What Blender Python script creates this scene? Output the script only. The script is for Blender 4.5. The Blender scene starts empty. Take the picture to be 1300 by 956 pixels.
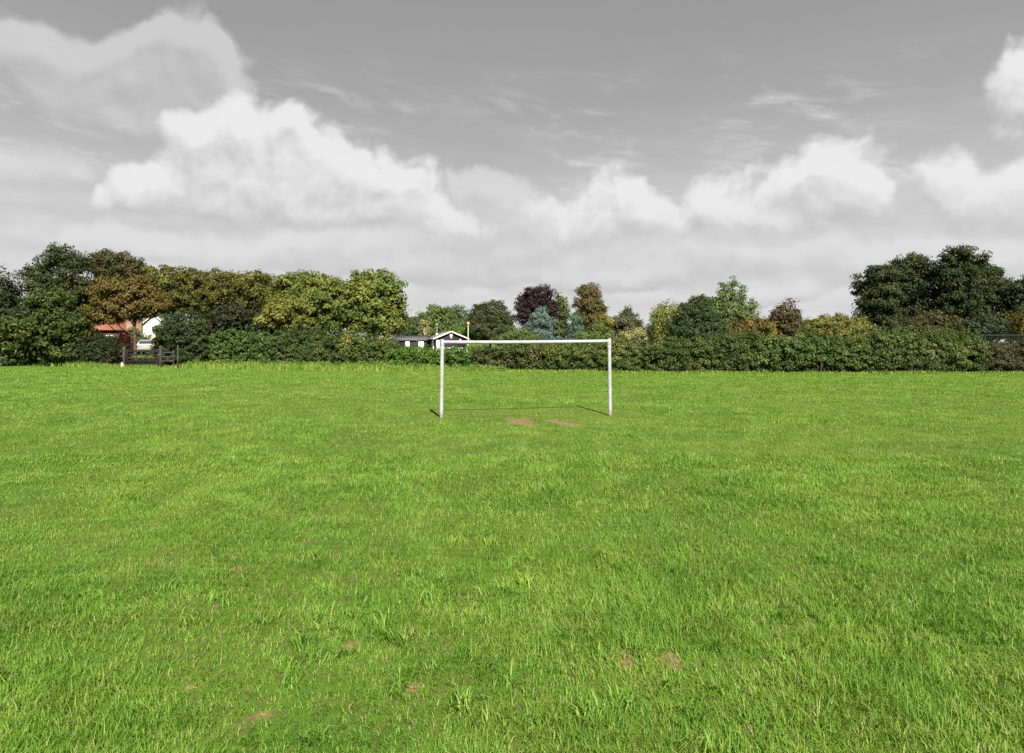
import bpy, math, random
import numpy as np
R = math.radians
rng = np.random.default_rng(11)
random.seed(5)
SC = bpy.context.scene
COL = SC.collection
EYE = 1.85                                    # height of the photographer's eye
SUN = np.array([0.190, -0.742, 0.643])        # direction towards the sun

# ------------------------------------------------------------------ helpers
def ground_z(x, y):
    x = np.asarray(x, float); y = np.asarray(y, float)
    def ss(a, b, t):
        t = np.clip((t - a) / (b - a), 0, 1); return t * t * (3 - 2 * t)
    z = 0.5 * ss(53, 63, y) * ss(19, 28, -x)
    z = z + 0.022 * np.sin(x * 0.9 + 1.3 * np.sin(y * 0.31)) * np.sin(y * 0.7 + 0.4) + 0.03 * np.sin(x * .23 + 2) * np.sin(y * .19)
    return z

def at(px, py, Y):                            # a spot in the place Y metres down the field
    return np.array([(px - 650) / 867 * Y, Y, EYE + (433 - py) / 867 * Y])

def base(px, Y):
    x = (px - 650) / 867 * Y
    return np.array([x, Y, float(ground_z(x, Y))])

def tag(o, label=None, cat=None, group=None, kind=None):
    if label: o['label'] = label
    if cat: o['category'] = cat
    if group: o['group'] = group
    if kind: o['kind'] = kind
    return o

def empty(name, loc, label, cat, group=None, rz=0.0):
    o = bpy.data.objects.new(name, None); COL.objects.link(o)
    o.location = [float(v) for v in loc]; o.rotation_euler = (0, 0, rz); o.empty_display_size = 0.3
    return tag(o, label, cat, group)

def link(name, me, mat, parent=None):
    o = bpy.data.objects.new(name, me); COL.objects.link(o)
    if mat: me.materials.append(mat)
    if parent: o.parent = parent
    return o

def np_mesh(name, verts, faces_flat, sizes, smooth=False):
    me = bpy.data.meshes.new(name)
    verts = np.ascontiguousarray(verts, np.float32)
    me.vertices.add(len(verts)); me.vertices.foreach_set('co', verts.ravel())
    me.loops.add(len(faces_flat)); me.loops.foreach_set('vertex_index', np.ascontiguousarray(faces_flat, np.int32))
    sizes = np.asarray(sizes, np.int32)
    starts = np.concatenate([[0], np.cumsum(sizes)[:-1]]).astype(np.int32)
    me.polygons.add(len(sizes)); me.polygons.foreach_set('loop_start', starts)
    if smooth: me.polygons.foreach_set('use_smooth', np.ones(len(sizes), bool))
    me.update(calc_edges=True)
    return me

class MB:                                     # collects solids for ONE mesh
    def __init__(s): s.v = []; s.f = []
    def add(s, v, f):
        n = len(s.v); s.v += [tuple(map(float, p)) for p in v]; s.f += [tuple(i + n for i in q) for q in f]
    def box(s, c, d, rz=0.0, bev=0.0):
        hx, hy, hz = d[0] / 2, d[1] / 2, d[2] / 2
        b = min(bev, hx * .9, hy * .9, hz * .9)
        ca, sa = math.cos(rz), math.sin(rz)
        def T(p): return (c[0] + p[0] * ca - p[1] * sa, c[1] + p[0] * sa + p[1] * ca, c[2] + p[2])
        if b <= 0:
            v = [T((x, y, z)) for z in (-hz, hz) for (x, y) in ((-hx, -hy), (hx, -hy), (hx, hy), (-hx, hy))]
            s.add(v, [(3, 2, 1, 0), (4, 5, 6, 7), (0, 1, 5, 4), (1, 2, 6, 5), (2, 3, 7, 6), (3, 0, 4, 7)]); return
        rings = []
        for z, k in ((-hz, b), (-hz + b, 0), (hz - b, 0), (hz, b)):
            X, Yy = hx - k, hy - k; e = b if k == 0 else b * .6
            rings.append([T(p + (z,)) for p in ((-X + e, -Yy), (X - e, -Yy), (X, -Yy + e), (X, Yy - e), (X - e, Yy), (-X + e, Yy), (-X, Yy - e), (-X, -Yy + e))])
        s.loft(rings)
    def loft(s, rings, caps=True):
        n = len(rings[0]); v = [p for r in rings for p in r]; f = []
        for k in range(len(rings) - 1):
            for i in range(n):
                j = (i + 1) % n
                f.append((k * n + i, k * n + j, (k + 1) * n + j, (k + 1) * n + i))
        if caps:
            f.append(tuple(range(n))[::-1]); f.append(tuple((len(rings) - 1) * n + i for i in range(n)))
        s.add(v, f)
    def tube(s, pts, rad, n=10, caps=True):
        pts = [np.array(p, float) for p in pts]
        if not hasattr(rad, '__len__'): rad = [rad] * len(pts)
        rings = []; up = None
        for i, p in enumerate(pts):
            t = pts[min(i + 1, len(pts) - 1)] - pts[max(i - 1, 0)]; t /= (np.linalg.norm(t) + 1e-9)
            a = np.array([0, 0, 1.]) if abs(t[2]) < .9 else np.array([1., 0, 0])
            if up is not None: a = up
            u = np.cross(a, t); u /= np.linalg.norm(u) + 1e-9; w = np.cross(t, u); up = w
            rings.append([p + rad[i] * (math.cos(q) * u + math.sin(q) * w) for q in (2 * math.pi * k / n for k in range(n))])
        s.loft(rings, caps)
    def lathe(s, c, prof, n=16):
        s.loft([[(c[0] + r * math.cos(2 * math.pi * k / n), c[1] + r * math.sin(2 * math.pi * k / n), c[2] + z) for k in range(n)] for r, z in prof])
    def build(s, name, mat, parent=None, smooth=False):
        fl = [i for f in s.f for i in f]
        me = np_mesh(name, np.array(s.v), fl, [len(f) for f in s.f], smooth)
        if smooth:
            try: me.set_sharp_from_angle(angle=R(40))
            except Exception: pass
        return link(name, me, mat, parent)

# ------------------------------------------------------------------ node helpers
class S:
    def __init__(s, nt, o): s.nt, s.o = nt, o
    def _m(s, op, b=None, c=None, clamp=False):
        n = s.nt.nodes.new('ShaderNodeMath'); n.operation = op; n.use_clamp = clamp
        for i, q in enumerate((s, b, c)):
            if q is None: continue
            if isinstance(q, S): s.nt.links.new(q.o, n.inputs[i])
            else: n.inputs[i].default_value = float(q)
        return S(s.nt, n.outputs[0])
    def __add__(s, b): return s._m('ADD', b)
    def __sub__(s, b): return s._m('SUBTRACT', b)
    def __mul__(s, b): return s._m('MULTIPLY', b)
    def __truediv__(s, b): return s._m('DIVIDE', b)
    def max(s, b): return s._m('MAXIMUM', b)
    def min(s, b): return s._m('MINIMUM', b)
    def smax(s, b, k): return s._m('SMOOTH_MAX', b, k)
    def clamp(s): return s._m('ADD', 0.0, clamp=True)
    def pow(s, b): return s._m('POWER', b)
    def ss(s, a, b, lo=0.0, hi=1.0, kind='SMOOTHSTEP'):
        n = s.nt.nodes.new('ShaderNodeMapRange'); n.interpolation_type = kind; n.clamp = True
        s.nt.links.new(s.o, n.inputs[0])
        for i, q in enumerate((a, b, lo, hi)): n.inputs[1 + i].default_value = q
        return S(s.nt, n.outputs[0])
def vmath(nt, op, a, b=None):
    n = nt.nodes.new('ShaderNodeVectorMath'); n.operation = op
    for i, q in enumerate((a, b)):
        if q is None: continue
        if isinstance(q, S): nt.links.new(q.o, n.inputs[i])
        else: n.inputs[i].default_value = tuple(q)
    return S(nt, n.outputs['Value'] if op in ('LENGTH', 'DOT_PRODUCT') else n.outputs['Vector'])
def noise(nt, vec, scale, detail=4, rough=0.55, out='Fac', dist=0.0):
    n = nt.nodes.new('ShaderNodeTexNoise'); n.inputs['Scale'].default_value = scale
    n.inputs['Detail'].default_value = detail; n.inputs['Roughness'].default_value = rough; n.inputs['Distortion'].default_value = dist
    if vec is not None: nt.links.new(vec.o, n.inputs['Vector'])
    return S(nt, n.outputs[out])
def noise2(nt, vec, scale, detail=4, rough=0.55, out='Fac', dist=0.0):
    o = noise(nt, vec, scale, detail, rough, out, dist); o.o.node.noise_dimensions = '2D'; return o
def mixc(nt, fac, a, b, mode='MIX'):
    n = nt.nodes.new('ShaderNodeMix'); n.data_type = 'RGBA'; n.blend_type = mode
    for i, q in ((0, fac), (6, a), (7, b)):
        if isinstance(q, S): nt.links.new(q.o, n.inputs[i])
        elif i == 0: n.inputs[i].default_value = q
        else: n.inputs[i].default_value = (*q, 1)
    return S(nt, n.outputs[2])

def new_mat(name):
    m = bpy.data.materials.new(name); m.use_nodes = True
    nt = m.node_tree; nt.nodes.clear()
    out = nt.nodes.new('ShaderNodeOutputMaterial')
    return m, nt, out
def pos(nt): return S(nt, nt.nodes.new('ShaderNodeNewGeometry').outputs['Position'])
def principled(nt, out, col, rough=0.6, spec=0.3, metal=0.0, bump=None, link_out=True):
    b = nt.nodes.new('ShaderNodeBsdfPrincipled')
    if isinstance(col, S): nt.links.new(col.o, b.inputs['Base Color'])
    else: b.inputs['Base Color'].default_value = (*col, 1)
    if isinstance(rough, S): nt.links.new(rough.o, b.inputs['Roughness'])
    else: b.inputs['Roughness'].default_value = rough
    b.inputs['Specular IOR Level'].default_value = spec; b.inputs['Metallic'].default_value = metal
    if bump is not None:
        bn = nt.nodes.new('ShaderNodeBump'); bn.inputs['Strength'].default_value = bump[1]; bn.inputs['Distance'].default_value = bump[2]
        nt.links.new(bump[0].o, bn.inputs['Height']); nt.links.new(bn.outputs[0], b.inputs['Normal'])
    if link_out: nt.links.new(b.outputs[0], out.inputs[0])
    return b
def flat(name, col, rough=0.6, spec=0.3, metal=0.0, var=0.25, scale=3.0, bump=0.15):
    m, nt, out = new_mat(name); p = pos(nt)
    f = noise(nt, p, scale, 6, .65)
    c = mixc(nt, f.ss(.3, .7), [x * (1 - var) for x in col], [min(1, x * (1 + var)) for x in col])
    principled(nt, out, c, rough, spec, metal, (noise(nt, p, scale * 12, 3), bump, .01))
    return m

LEAF = {}
def leaf_mat(name, c1, c2, c3=None, share3=0.3, scale3=0.55, rough=0.6, trans=0.24, spec=0.16, mid=None):
    """c1..c2: the leaves' own range of greens; c3: turned leaves, in whole sprays and singly."""
    m, nt, out = new_mat(name)
    g = nt.nodes.new('ShaderNodeNewGeometry'); rnd = S(nt, g.outputs['Random Per Island']); p = S(nt, g.outputs['Position'])
    n1 = noise(nt, p, 0.9, 4, .6)
    col = mixc(nt, (rnd * 0.75 + n1.ss(.3, .7) * 0.4 - 0.07).clamp(), c1, c2)
    if c3:
        n2 = noise(nt, p, scale3, 3, .6)
        r2 = (rnd * 7.31)._m('FRACT')
        k = (n2 + r2 * 0.35 - 0.17).ss(0.68 - share3 * .5, 0.78 - share3 * .5)
        col = mixc(nt, k, col, c3)
    b = principled(nt, out, col, rough, spec, link_out=False)
    t = nt.nodes.new('ShaderNodeBsdfTranslucent')
    tc = mixc(nt, 1.0, col, (1.25, 1.3, .7), 'MULTIPLY'); nt.links.new(tc.o, t.inputs[0])
    mx = nt.nodes.new('ShaderNodeMixShader'); mx.inputs[0].default_value = trans
    nt.links.new(b.outputs[0], mx.inputs[1]); nt.links.new(t.outputs[0], mx.inputs[2]); nt.links.new(mx.outputs[0], out.inputs[0])
    LEAF[name] = m
    return m

# ------------------------------------------------------------------ foliage meshes
def leaves_mesh(name, P, N, size, drape=0.0, aspect=0.6, up=0.0):
    n = len(P)
    N = N / (np.linalg.norm(N, axis=1, keepdims=True) + 1e-9)
    a = rng.normal(size=(n, 3)); a[:, 2] -= drape * 2.5; a[:, 2] += up * 2.5
    a -= N * np.sum(a * N, axis=1, keepdims=True); a /= (np.linalg.norm(a, axis=1, keepdims=True) + 1e-9)
    b = np.cross(N, a)
    L = size[:, None] * .5; W = L * aspect
    fold = N * (L * rng.uniform(-.15, .35, (n, 1)))
    v = np.stack([P - a * L, P + b * W + fold * .5 - a * L * .1, P + a * L, P - b * W + fold * .5 - a * L * .1], 1).reshape(-1, 3)
    idx = np.arange(n * 4)
    return np_mesh(name, v, idx, np.full(n, 4))

def crown_points(lobes, clump, leaf, lai, inner=0.5, rough=0.12, drape=0.0, clip=0.72, zmin=None):
    """lobes: (centre, radii).  Sprays of leaves over each lobe's skin, loose big leaves inside."""
    Ps, Ns, Ss = [], [], []
    C = np.array([l[0] for l in lobes]); RR = np.array([l[1] for l in lobes])
    for k in range(len(lobes)):
        c, r = C[k], RR[k]
        pp = 1.6
        area = 4 * math.pi * (((r[0] * r[1]) ** pp + (r[0] * r[2]) ** pp + (r[1] * r[2]) ** pp) / 3) ** (1 / pp)
        leaf_a = .5 * leaf * leaf * .62
        nleaf = area * lai / leaf_a
        ncl = max(6, int(area / (clump * clump) * 0.55))
        per = max(5, int(nleaf / ncl))
        d = rng.normal(size=(ncl, 3)); d /= np.linalg.norm(d, axis=1, keepdims=True)
        bump = 1 + rough * np.sin(d[:, 0] * 5.1 + k) * np.sin(d[:, 1] * 4.3 + 2 * k) + rough * .8 * np.sin(d[:, 2] * 7 + d[:, 0] * 6 + k)
        t = rng.uniform(.72, 1.0, ncl) * bump * np.where(rng.random(ncl) < .10, 1.10, 1.0)
        cc = c + d * r * t[:, None]
        # drop sprays buried in another lobe
        keep = np.ones(ncl, bool)
        for j in range(len(lobes)):
            if j == k: continue
            q = np.linalg.norm((cc - C[j]) / RR[j], axis=1)
            keep &= q > clip
        cc, d = cc[keep], d[keep]
        if len(cc):
            cr = clump * rng.uniform(.6, 1.35, len(cc))
            g = rng.normal(size=(len(cc), per, 3)); gl_ = np.linalg.norm(g, axis=2, keepdims=True)
            g = g / gl_ * np.minimum(gl_ * .5, rng.uniform(.8, 1.15, gl_.shape))
            g[..., 2] *= (0.62 + drape * 1.2)
            if drape: g[..., 2] -= np.abs(rng.normal(size=g.shape[:2])) * drape
            p = cc[:, None, :] + g * cr[:, None, None]
            nn = d[:, None, :] * .45 + g * 1.15 + rng.normal(size=g.shape) * .5 + np.array([0, 0, .3])
            Ps.append(p.reshape(-1, 3)); Ns.append(nn.reshape(-1, 3))
            Ss.append(leaf * rng.uniform(.6, 1.25, p.shape[0] * p.shape[1]))
        ni = int(nleaf * .18 * inner)
        if ni:
            d = rng.normal(size=(ni, 3)); d /= np.linalg.norm(d, axis=1, keepdims=True)
            Ps.append(c + d * r * (rng.uniform(0.1, .72, (ni, 1)) ** .6)); Ns.append(d + rng.normal(size=d.shape) * .5)
            Ss.append(leaf * rng.uniform(1.3, 2.2, ni))
    P, N, Z = np.concatenate(Ps), np.concatenate(Ns), np.concatenate(Ss)
    if zmin is not None:
        k = P[:, 2] > zmin; P, N, Z = P[k], N[k], Z[k]
    return P, N, Z

BARK = flat('bark', (.075, .055, .04), .9, .1, var=.45, scale=6, bump=.6)
BARK_PALE = flat('pale_bark', (.36, .29, .19), .85, .1, var=.3, scale=6, bump=.4)

def tree(name, label, cat, Y, lobes, mat, leaf=.22, clump=.62, lai=1.9, trunk_px=None, inner=.55, drape=0.0, up=0.0, bark=None,
         group=None, rough=.18, depth=1.0, trunk_r=None, aspect=.6, limbs=True, clip=.72, low=.12, straight=1.0):
    L = []
    for (px, py, rx, ry) in lobes:
        s = Y / 867
        c = at(px, py, Y); rad = np.array([rx * s, min(rx, (rx + ry) * .6) * s * depth, ry * s])
        c[1] += rng.uniform(-.3, .3) * rad[1]
        L.append((c, rad))
    px = trunk_px if trunk_px is not None else float(np.mean([l[0] for l in lobes]))
    b = base(px, Y)
    root = empty(name, b, label, cat, group)
    P, N, Z = crown_points(L, clump, leaf, lai, inner, rough, drape, clip=clip, zmin=b[2] + low)
    me = leaves_mesh('crown', P - b, N, Z, drape, aspect, up)
    link('crown', me, mat, root)
    top = max(c[2] + r[2] for c, r in L) - b[2]
    tr = trunk_r or (.03 + .02 * top)
    mb = MB()
    cen = np.mean([c for c, r in L], axis=0) - b
    hi = np.array([cen[0] * .8 * straight, cen[1] * .5 * straight, max(cen[2], top * .55)])
    mid = hi * .5 + np.array([rng.uniform(-.1, .1), rng.uniform(-.1, .1), 0]) * top * .15
    mid[2] = hi[2] * .5
    mb.tube([(0, 0, -.15), (0, 0, .12), mid * .5 + np.array([0, 0, .0]), mid, hi], [tr * 1.5, tr * 1.15, tr, tr * .8, tr * .4], 9)
    if limbs:
        for c, r in L:
            e = c - b + np.array([0, 0, r[2] * .3])
            st = hi * rng.uniform(.45, .75)
            m2 = (st + e) / 2 + np.array([0, 0, -.06 * top])
            mb.tube([st, m2, e], [tr * .5, tr * .33, tr * .12], 6)
            for q in range(3):
                dd = rng.normal(size=3); dd[2] = abs(dd[2]); dd /= np.linalg.norm(dd)
                mb.tube([m2 * .4 + e * .6, e + dd * r * .8], [tr * .2, tr * .05], 4)
    mb.build('trunk', bark or BARK, root, True)
    return root

def hedge(label, x0, x1, top, Y0, Y1, mat, leaf=.12, clump=.26, lai=2.1, depth=.85, shoots=.18, ragged=3.0, group='hedge sections along the far edge of the field', name='hedge', cat='hedge', low=.02, step=15, aspect=.6):
    px_m, Y_m = (x0 + x1) / 2, (Y0 + Y1) / 2
    b = base(px_m, Y_m)
    root = empty(name, b, label, cat, group)
    L = []
    n = max(2, int((x1 - x0) / step))
    for i in range(n):
        f = (i + .5) / n
        px = x0 + (x1 - x0) * f; Y = Y0 + (Y1 - Y0) * f + depth
        tp = top(f) if callable(top) else top
        tp += rng.uniform(-ragged, ragged)
        s = Y / 867
        zt = EYE + (433 - tp) * s; x = (px - 650) * s; g = float(ground_z(x, Y))
        h = zt - g
        hw = (x1 - x0) / n * s * .78
        L.append((np.array([x, Y + rng.uniform(-.15, .15), g + h * .70]), np.array([hw, depth * rng.uniform(.9, 1.1), h * .32])))
        L.append((np.array([x + rng.uniform(-.2, .2), Y + rng.uniform(-.12, .12), g + h * .36]), np.array([hw, depth * rng.uniform(.95, 1.15), h * .40])))
    P, N, Z = crown_points(L, clump, leaf, lai, .6, .12, clip=.8, zmin=b[2] + low)
    # sprays low on the hedge sides too
    if shoots:
        Pp, Nn, Zz = [P], [N], [Z]
        for i in range(int((x1 - x0) * shoots)):
            f = rng.uniform(0, 1); px = x0 + (x1 - x0) * f; Y = Y0 + (Y1 - Y0) * f + depth * rng.uniform(.3, 1.6)
            tp = top(f) if callable(top) else top
            q = at(px, tp + 4, Y); h = rng.uniform(.2, .75)
            d = np.array([rng.normal() * .13, rng.normal() * .13, 1.]) * h
            k = int(9 + h * 30)
            t = rng.uniform(0, 1, (k, 1))
            Pp.append(q + d * t + rng.normal(size=(k, 3)) * .035); Nn.append(rng.normal(size=(k, 3)) + np.array([0, -.5, .3])); Zz.append(leaf * .8 * rng.uniform(.6, 1.1, k))
        P, N, Z = map(np.concatenate, (Pp, Nn, Zz))
    link('foliage', leaves_mesh('foliage', P - b, N, Z, aspect=aspect), mat, root)
    for i in range(n + 2):
        mb = MB()
        f = rng.uniform(0.02, .98); px = x0 + (x1 - x0) * f; Y = Y0 + (Y1 - Y0) * f + depth * rng.uniform(.1, .9)
        q = base(px, Y) - b
        h = rng.uniform(.6, 1.2)
        mb.tube([q - np.array([0, 0, .1]), q + np.array([rng.uniform(-.1, .1), rng.uniform(-.1, .1), h * .5]), q + np.array([rng.uniform(-.3, .3), rng.uniform(-.2, .2), h])], [.045, .03, .015], 5)
        mb.build('stem', BARK, root, True)
    return root

# ------------------------------------------------------------------ world: overcast-blue sky turned grey, cumulus banks
W = bpy.data.worlds.new('World'); SC.world = W; W.use_nodes = True
nt = W.node_tree; nt.nodes.clear()
wout = nt.nodes.new('ShaderNodeOutputWorld'); bg = nt.nodes.new('ShaderNodeBackground'); nt.links.new(bg.outputs[0], wout.inputs[0])
sky = nt.nodes.new('ShaderNodeTexSky'); sky.sky_type = 'NISHITA'; sky.sun_disc = False
sky.sun_elevation = R(40); sky.sun_rotation = math.atan2(SUN[0], SUN[1]); sky.air_density = 1.0; sky.dust_density = .6
bw = nt.nodes.new('ShaderNodeRGBToBW'); nt.links.new(sky.outputs[0], bw.inputs[0])
D0 = S(nt, nt.nodes.new('ShaderNodeTexCoord').outputs['Generated'])
def blob(px, py, rx, ry, w=1.0):
    t = (px - 650) / 867
    u = math.atan(t); v = (433 - py) / 867 * math.cos(u)
    return (u, v, rx / 867 * math.cos(u) ** 2, ry / 867 * math.cos(u), w)
CRISP = [blob(*a) for a in (
    (300, 162, 66, 48), (376, 166, 26, 34), (345, 205, 100, 62), (435, 218, 68, 56), (250, 215, 66, 70), (515, 232, 66, 46), (330, 258, 140, 46), (450, 262, 100, 44),
    (182, 232, 38, 34), (144, 246, 32, 28),
    (570, 292, 60, 34), (768, 238, 50, 44), (700, 278, 54, 32), (815, 262, 38, 38), (932, 250, 60, 46), (885, 284, 60, 38), (770, 296, 80, 34),
    (1036, 218, 54, 46), (1094, 208, 56, 50), (1060, 258, 88, 48), (980, 298, 80, 32), (1208, 218, 44, 54), (1258, 258, 80, 58), (1345, 250, 80, 66),
    (1288, 116, 52, 62), (1340, 100, 80, 76))]
CRISP += [(-1.35, .5, .3, .2, 1), (-1.1, .25, .3, .12, 1), (1.2, .35, .35, .18, 1), (1.7, .3, .4, .2, 1), (2.4, .5, .45, .25, 1), (-2.2, .35, .5, .2, 1), (-1.8, .8, .3, .2, 1)]
SOFT = [blob(*a) for a in ((248, 42, 54, 52), (286, 92, 44, 60), (240, 112, 90, 66), (200, 70, 60, 44), (140, 100, 90, 64), (70, 100, 90, 70), (20, 60, 70, 46), (180, 150, 130, 50), (30, 215, 120, 40), (120, 300, 120, 36), (300, 320, 140, 36), (470, 315, 110, 40), (600, 300, 80, 44), (640, 268, 90, 40), (600, 236, 60, 30), (690, 318, 90, 36), (840, 325, 110, 40), (1000, 335, 120, 40), (1160, 325, 100, 44), (1260, 335, 90, 40), (560, 350, 120, 24), (760, 355, 120, 22), (960, 372, 120, 18))]
def dens(vec):
    sp = nt.nodes.new('ShaderNodeSeparateXYZ'); nt.links.new(vec.o, sp.inputs[0])
    x, y, z = (S(nt, o) for o in sp.outputs)
    rho = (x * x + y * y)._m('SQRT').max(.05)
    u = x._m('ARCTAN2', y); v = z / rho
    cb = nt.nodes.new('ShaderNodeCombineXYZ'); nt.links.new(u.o, cb.inputs[0]); nt.links.new(v.o, cb.inputs[1])
    P = S(nt, cb.outputs[0])
    w1 = vmath(nt, 'MULTIPLY', vmath(nt, 'SUBTRACT', noise2(nt, P, 7, 4, .55, 'Color'), (.5, .5, .5)), (.075, .065, 0))
    p = vmath(nt, 'ADD', P, w1)
    def field(blobs):
        D = None
        for (bu, bv, ru, rv, w) in blobs:
            q = vmath(nt, 'MULTIPLY', vmath(nt, 'SUBTRACT', p, (bu, bv, 0)), (.68 / ru, .68 / rv, 0))
            d = vmath(nt, 'DOT_PRODUCT', q, q)._m('MULTIPLY_ADD', -1.0, 1.0).max(0.0)
            d = d * d
            D = d if D is None else D + d
        return D
    vo = nt.nodes.new('ShaderNodeTexVoronoi'); vo.voronoi_dimensions = '2D'; vo.feature = 'F1'; vo.inputs['Scale'].default_value = 20; vo.inputs['Detail'].default_value = 2
    vo.inputs['Roughness'].default_value = .55
    nt.links.new(p.o, vo.inputs['Vector'])
    bil = (S(nt, vo.outputs['Distance'])._m('MULTIPLY', -1) + .52) * .46
    fb = (noise2(nt, P, 11, 8, .58) - .5) * .62
    return field(CRISP).min(1.5) - .35 + bil + fb, field(SOFT).min(1.4) - .45 + fb * .8 + bil * .5, u, v
Dc, Ds, U, V = dens(D0)
Dc2, Ds2, _, _ = dens(vmath(nt, 'ADD', D0, (.008, 0, .026)))
mc = Dc.ss(-.20, .48); ms = Ds.ss(-.14, .42)
shade = ((Dc - Dc2) * .80 + .60).clamp()
mc = mc * shade.ss(.05, .55, .72, 1.0)
sshade = ((Ds - Ds2) * .62 + .52).clamp()
def mixf(f, a, b):
    n = nt.nodes.new('ShaderNodeMix'); n.data_type = 'FLOAT'
    for i, q in ((0, f), (2, a), (3, b)):
        if isinstance(q, S): nt.links.new(q.o, n.inputs[i])
        else: n.inputs[i].default_value = q
    return S(nt, n.outputs[0])
# layers: grey sky, thin streaks, white air near the horizon, dim towers, bright cumulus
clear = S(nt, bw.outputs[0])
slow = noise(nt, vmath(nt, 'MULTIPLY', D0, (1, 1, 4)), 4.5, 6, .6)
ramp = nt.nodes.new('ShaderNodeValToRGB'); nt.links.new(((V + (slow - .5) * .10).ss(0, 1, 0, 1, 'LINEAR')).o, ramp.inputs[0])
el = ramp.color_ramp.elements
stops = [(0.0, 3.0), (.10, 2.85), (.16, 2.68), (.21, 2.50), (.27, 2.1), (.33, 1.80), (.40, 1.62), (.50, 1.46), (.62, 1.25), (.80, .85), (1.0, .55)]
while len(el) < len(stops): el.new(.5)
for e, (q, val) in zip(el, stops): e.position = q; e.color = (val / 4, val / 4, val / 4, 1)
lum = S(nt, nt.nodes.new('ShaderNodeRGBToBW').outputs[0]); nt.links.new(ramp.outputs[0], lum.o.node.inputs[0])
lum = lum * 4.0 * (clear.max(.01).min(12.0) / 12.0 * .16 + .93)
rot = nt.nodes.new('ShaderNodeVectorRotate'); rot.rotation_type = 'AXIS_ANGLE'; rot.inputs['Axis'].default_value = (0, 1, 0); rot.inputs['Angle'].default_value = R(-9)
nt.links.new(D0.o, rot.inputs['Vector'])
strv = vmath(nt, 'MULTIPLY', S(nt, rot.outputs[0]), (4, 4, 15))
streak = noise(nt, strv, 2.4, 9, .66, dist=.3).ss(.46, .78) * V.ss(.16, .24) * V.ss(.44, .30)
patch = noise(nt, D0, 3.1, 3, .5).ss(.36, .56)
lowp = nt.nodes.new('ShaderNodeCombineXYZ'); nt.links.new((U * 7.0).o, lowp.inputs[0]); nt.links.new((V * 24.0).o, lowp.inputs[1])
lum = lum + streak * patch * 1.15
lum = lum * (noise2(nt, S(nt, lowp.outputs[0]), 1.0, 6, .6).ss(.3, .7, .95, 1.07) * V.ss(.26, .16) + V.ss(.16, .26))
lum = mixf(ms * .80, lum, (sshade.ss(0, 1, 2.0, 3.05) + V.ss(.34, .12, -.12, .28)))
cumu = mixf(shade, 2.22, 3.75)
cumu = mixf(V.ss(.24, .04) * .72, cumu, 2.85)
lum = mixf(mc * .93, lum, cumu)
# below the horizon: dim ground light
lum = lum * V.ss(-.06, -.01, .35, 1.0)
rgb = nt.nodes.new('ShaderNodeCombineColor')
for i, k in enumerate((1.0, 1.0, 1.0)): nt.links.new((lum * k).o, rgb.inputs[i])
nt.links.new(rgb.outputs[0], bg.inputs[0]); bg.inputs[1].default_value = 0.10
W.cycles.sampling_method = 'MANUAL'; W.cycles.sample_map_resolution = 512

sl = bpy.data.lights.new('sun', 'SUN'); sl.energy = 5.0; sl.angle = R(.53); sl.color = (1, .955, .88)
so = bpy.data.objects.new('sun', sl); COL.objects.link(so)
from mathutils import Vector
so.rotation_euler = Vector(SUN).to_track_quat('Z', 'Y').to_euler(); so.location = (20, -60, 60)

# ------------------------------------------------------------------ noise on the field (numpy value noise)
_T = rng.random((256, 256))
def vnoise(x, y, s):
    x = np.asarray(x) / s + 71.3; y = np.asarray(y) / s + 33.7
    i = np.floor(x).astype(int); j = np.floor(y).astype(int); fx = x - i; fy = y - j
    fx = fx * fx * (3 - 2 * fx); fy = fy * fy * (3 - 2 * fy)
    g = lambda a, b: _T[a % 256, b % 256]
    return (g(i, j) * (1 - fx) + g(i + 1, j) * fx) * (1 - fy) + (g(i, j + 1) * (1 - fx) + g(i + 1, j + 1) * fx) * fy
def fbm(x, y, s, o=4):
    a, t, n = 1., 0., 0.
    for k in range(o):
        t = t + a * vnoise(x + 17 * k, y - 9 * k, s / 2 ** k); n += a; a *= .55
    return t / n

# worn patches: (x, y, radius along x, radius along y, depth of wear)
BARE = []
for px, py, rx, ry, w in ((668, 537, 27, 4.2, 1.0), (655, 534.5, 24, 2.6, .8), (705, 536, 14, 2.6, .9), (724, 538, 15, 3.0, .95), (690, 540, 42, 3.4, .5), (672, 542, 12, 3, .85),
                          (345, 713, 8, 6, .9), (254, 765, 11, 7, 1), (230, 768, 8, 5, .8), (258, 697, 7, 4, .8), (442, 830, 14, 12, .95), (570, 828, 8, 9, .85), (80, 832, 10, 7, .9),
                          (28, 856, 12, 9, .95), (300, 650, 9, 4, .7), (640, 770, 9, 6, .7), (236, 838, 16, 8, .7), (855, 703, 14, 6, .9), (985, 724, 10, 6, .9), (790, 845, 40, 20, 1),
                          (850, 845, 26, 20, .95), (720, 800, 22, 12, .6), (1030, 797, 16, 10, .9), (1003, 800, 10, 7, .8), (1160, 810, 16, 11, .95), (760, 785, 10, 7, .7), (805, 806, 10, 8, .8),
                          (925, 641, 7, 4, .8), (961, 641, 8, 4, .8), (997, 639, 7, 4, .8), (761, 621, 10, 4, .6), (725, 619, 6, 3, .7), (917, 620, 6, 3, .7), (1015, 657, 10, 4, .6), (395, 690, 10, 6, .6),
                          (160, 860, 16, 9, .8), (520, 880, 16, 10, .9), (660, 905, 24, 13, .8), (980, 890, 22, 12, .8), (330, 915, 22, 12, .8), (1130, 920, 20, 12, .8), (100, 925, 20, 12, .7), (810, 930, 26, 10, .8)):
    Y = 867 * EYE / (py - 433)
    BARE.append(((px - 650) / 867 * Y, Y, rx / 867 * Y, ry / (py - 433) * Y, w))
_r2 = np.random.default_rng(41)
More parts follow.
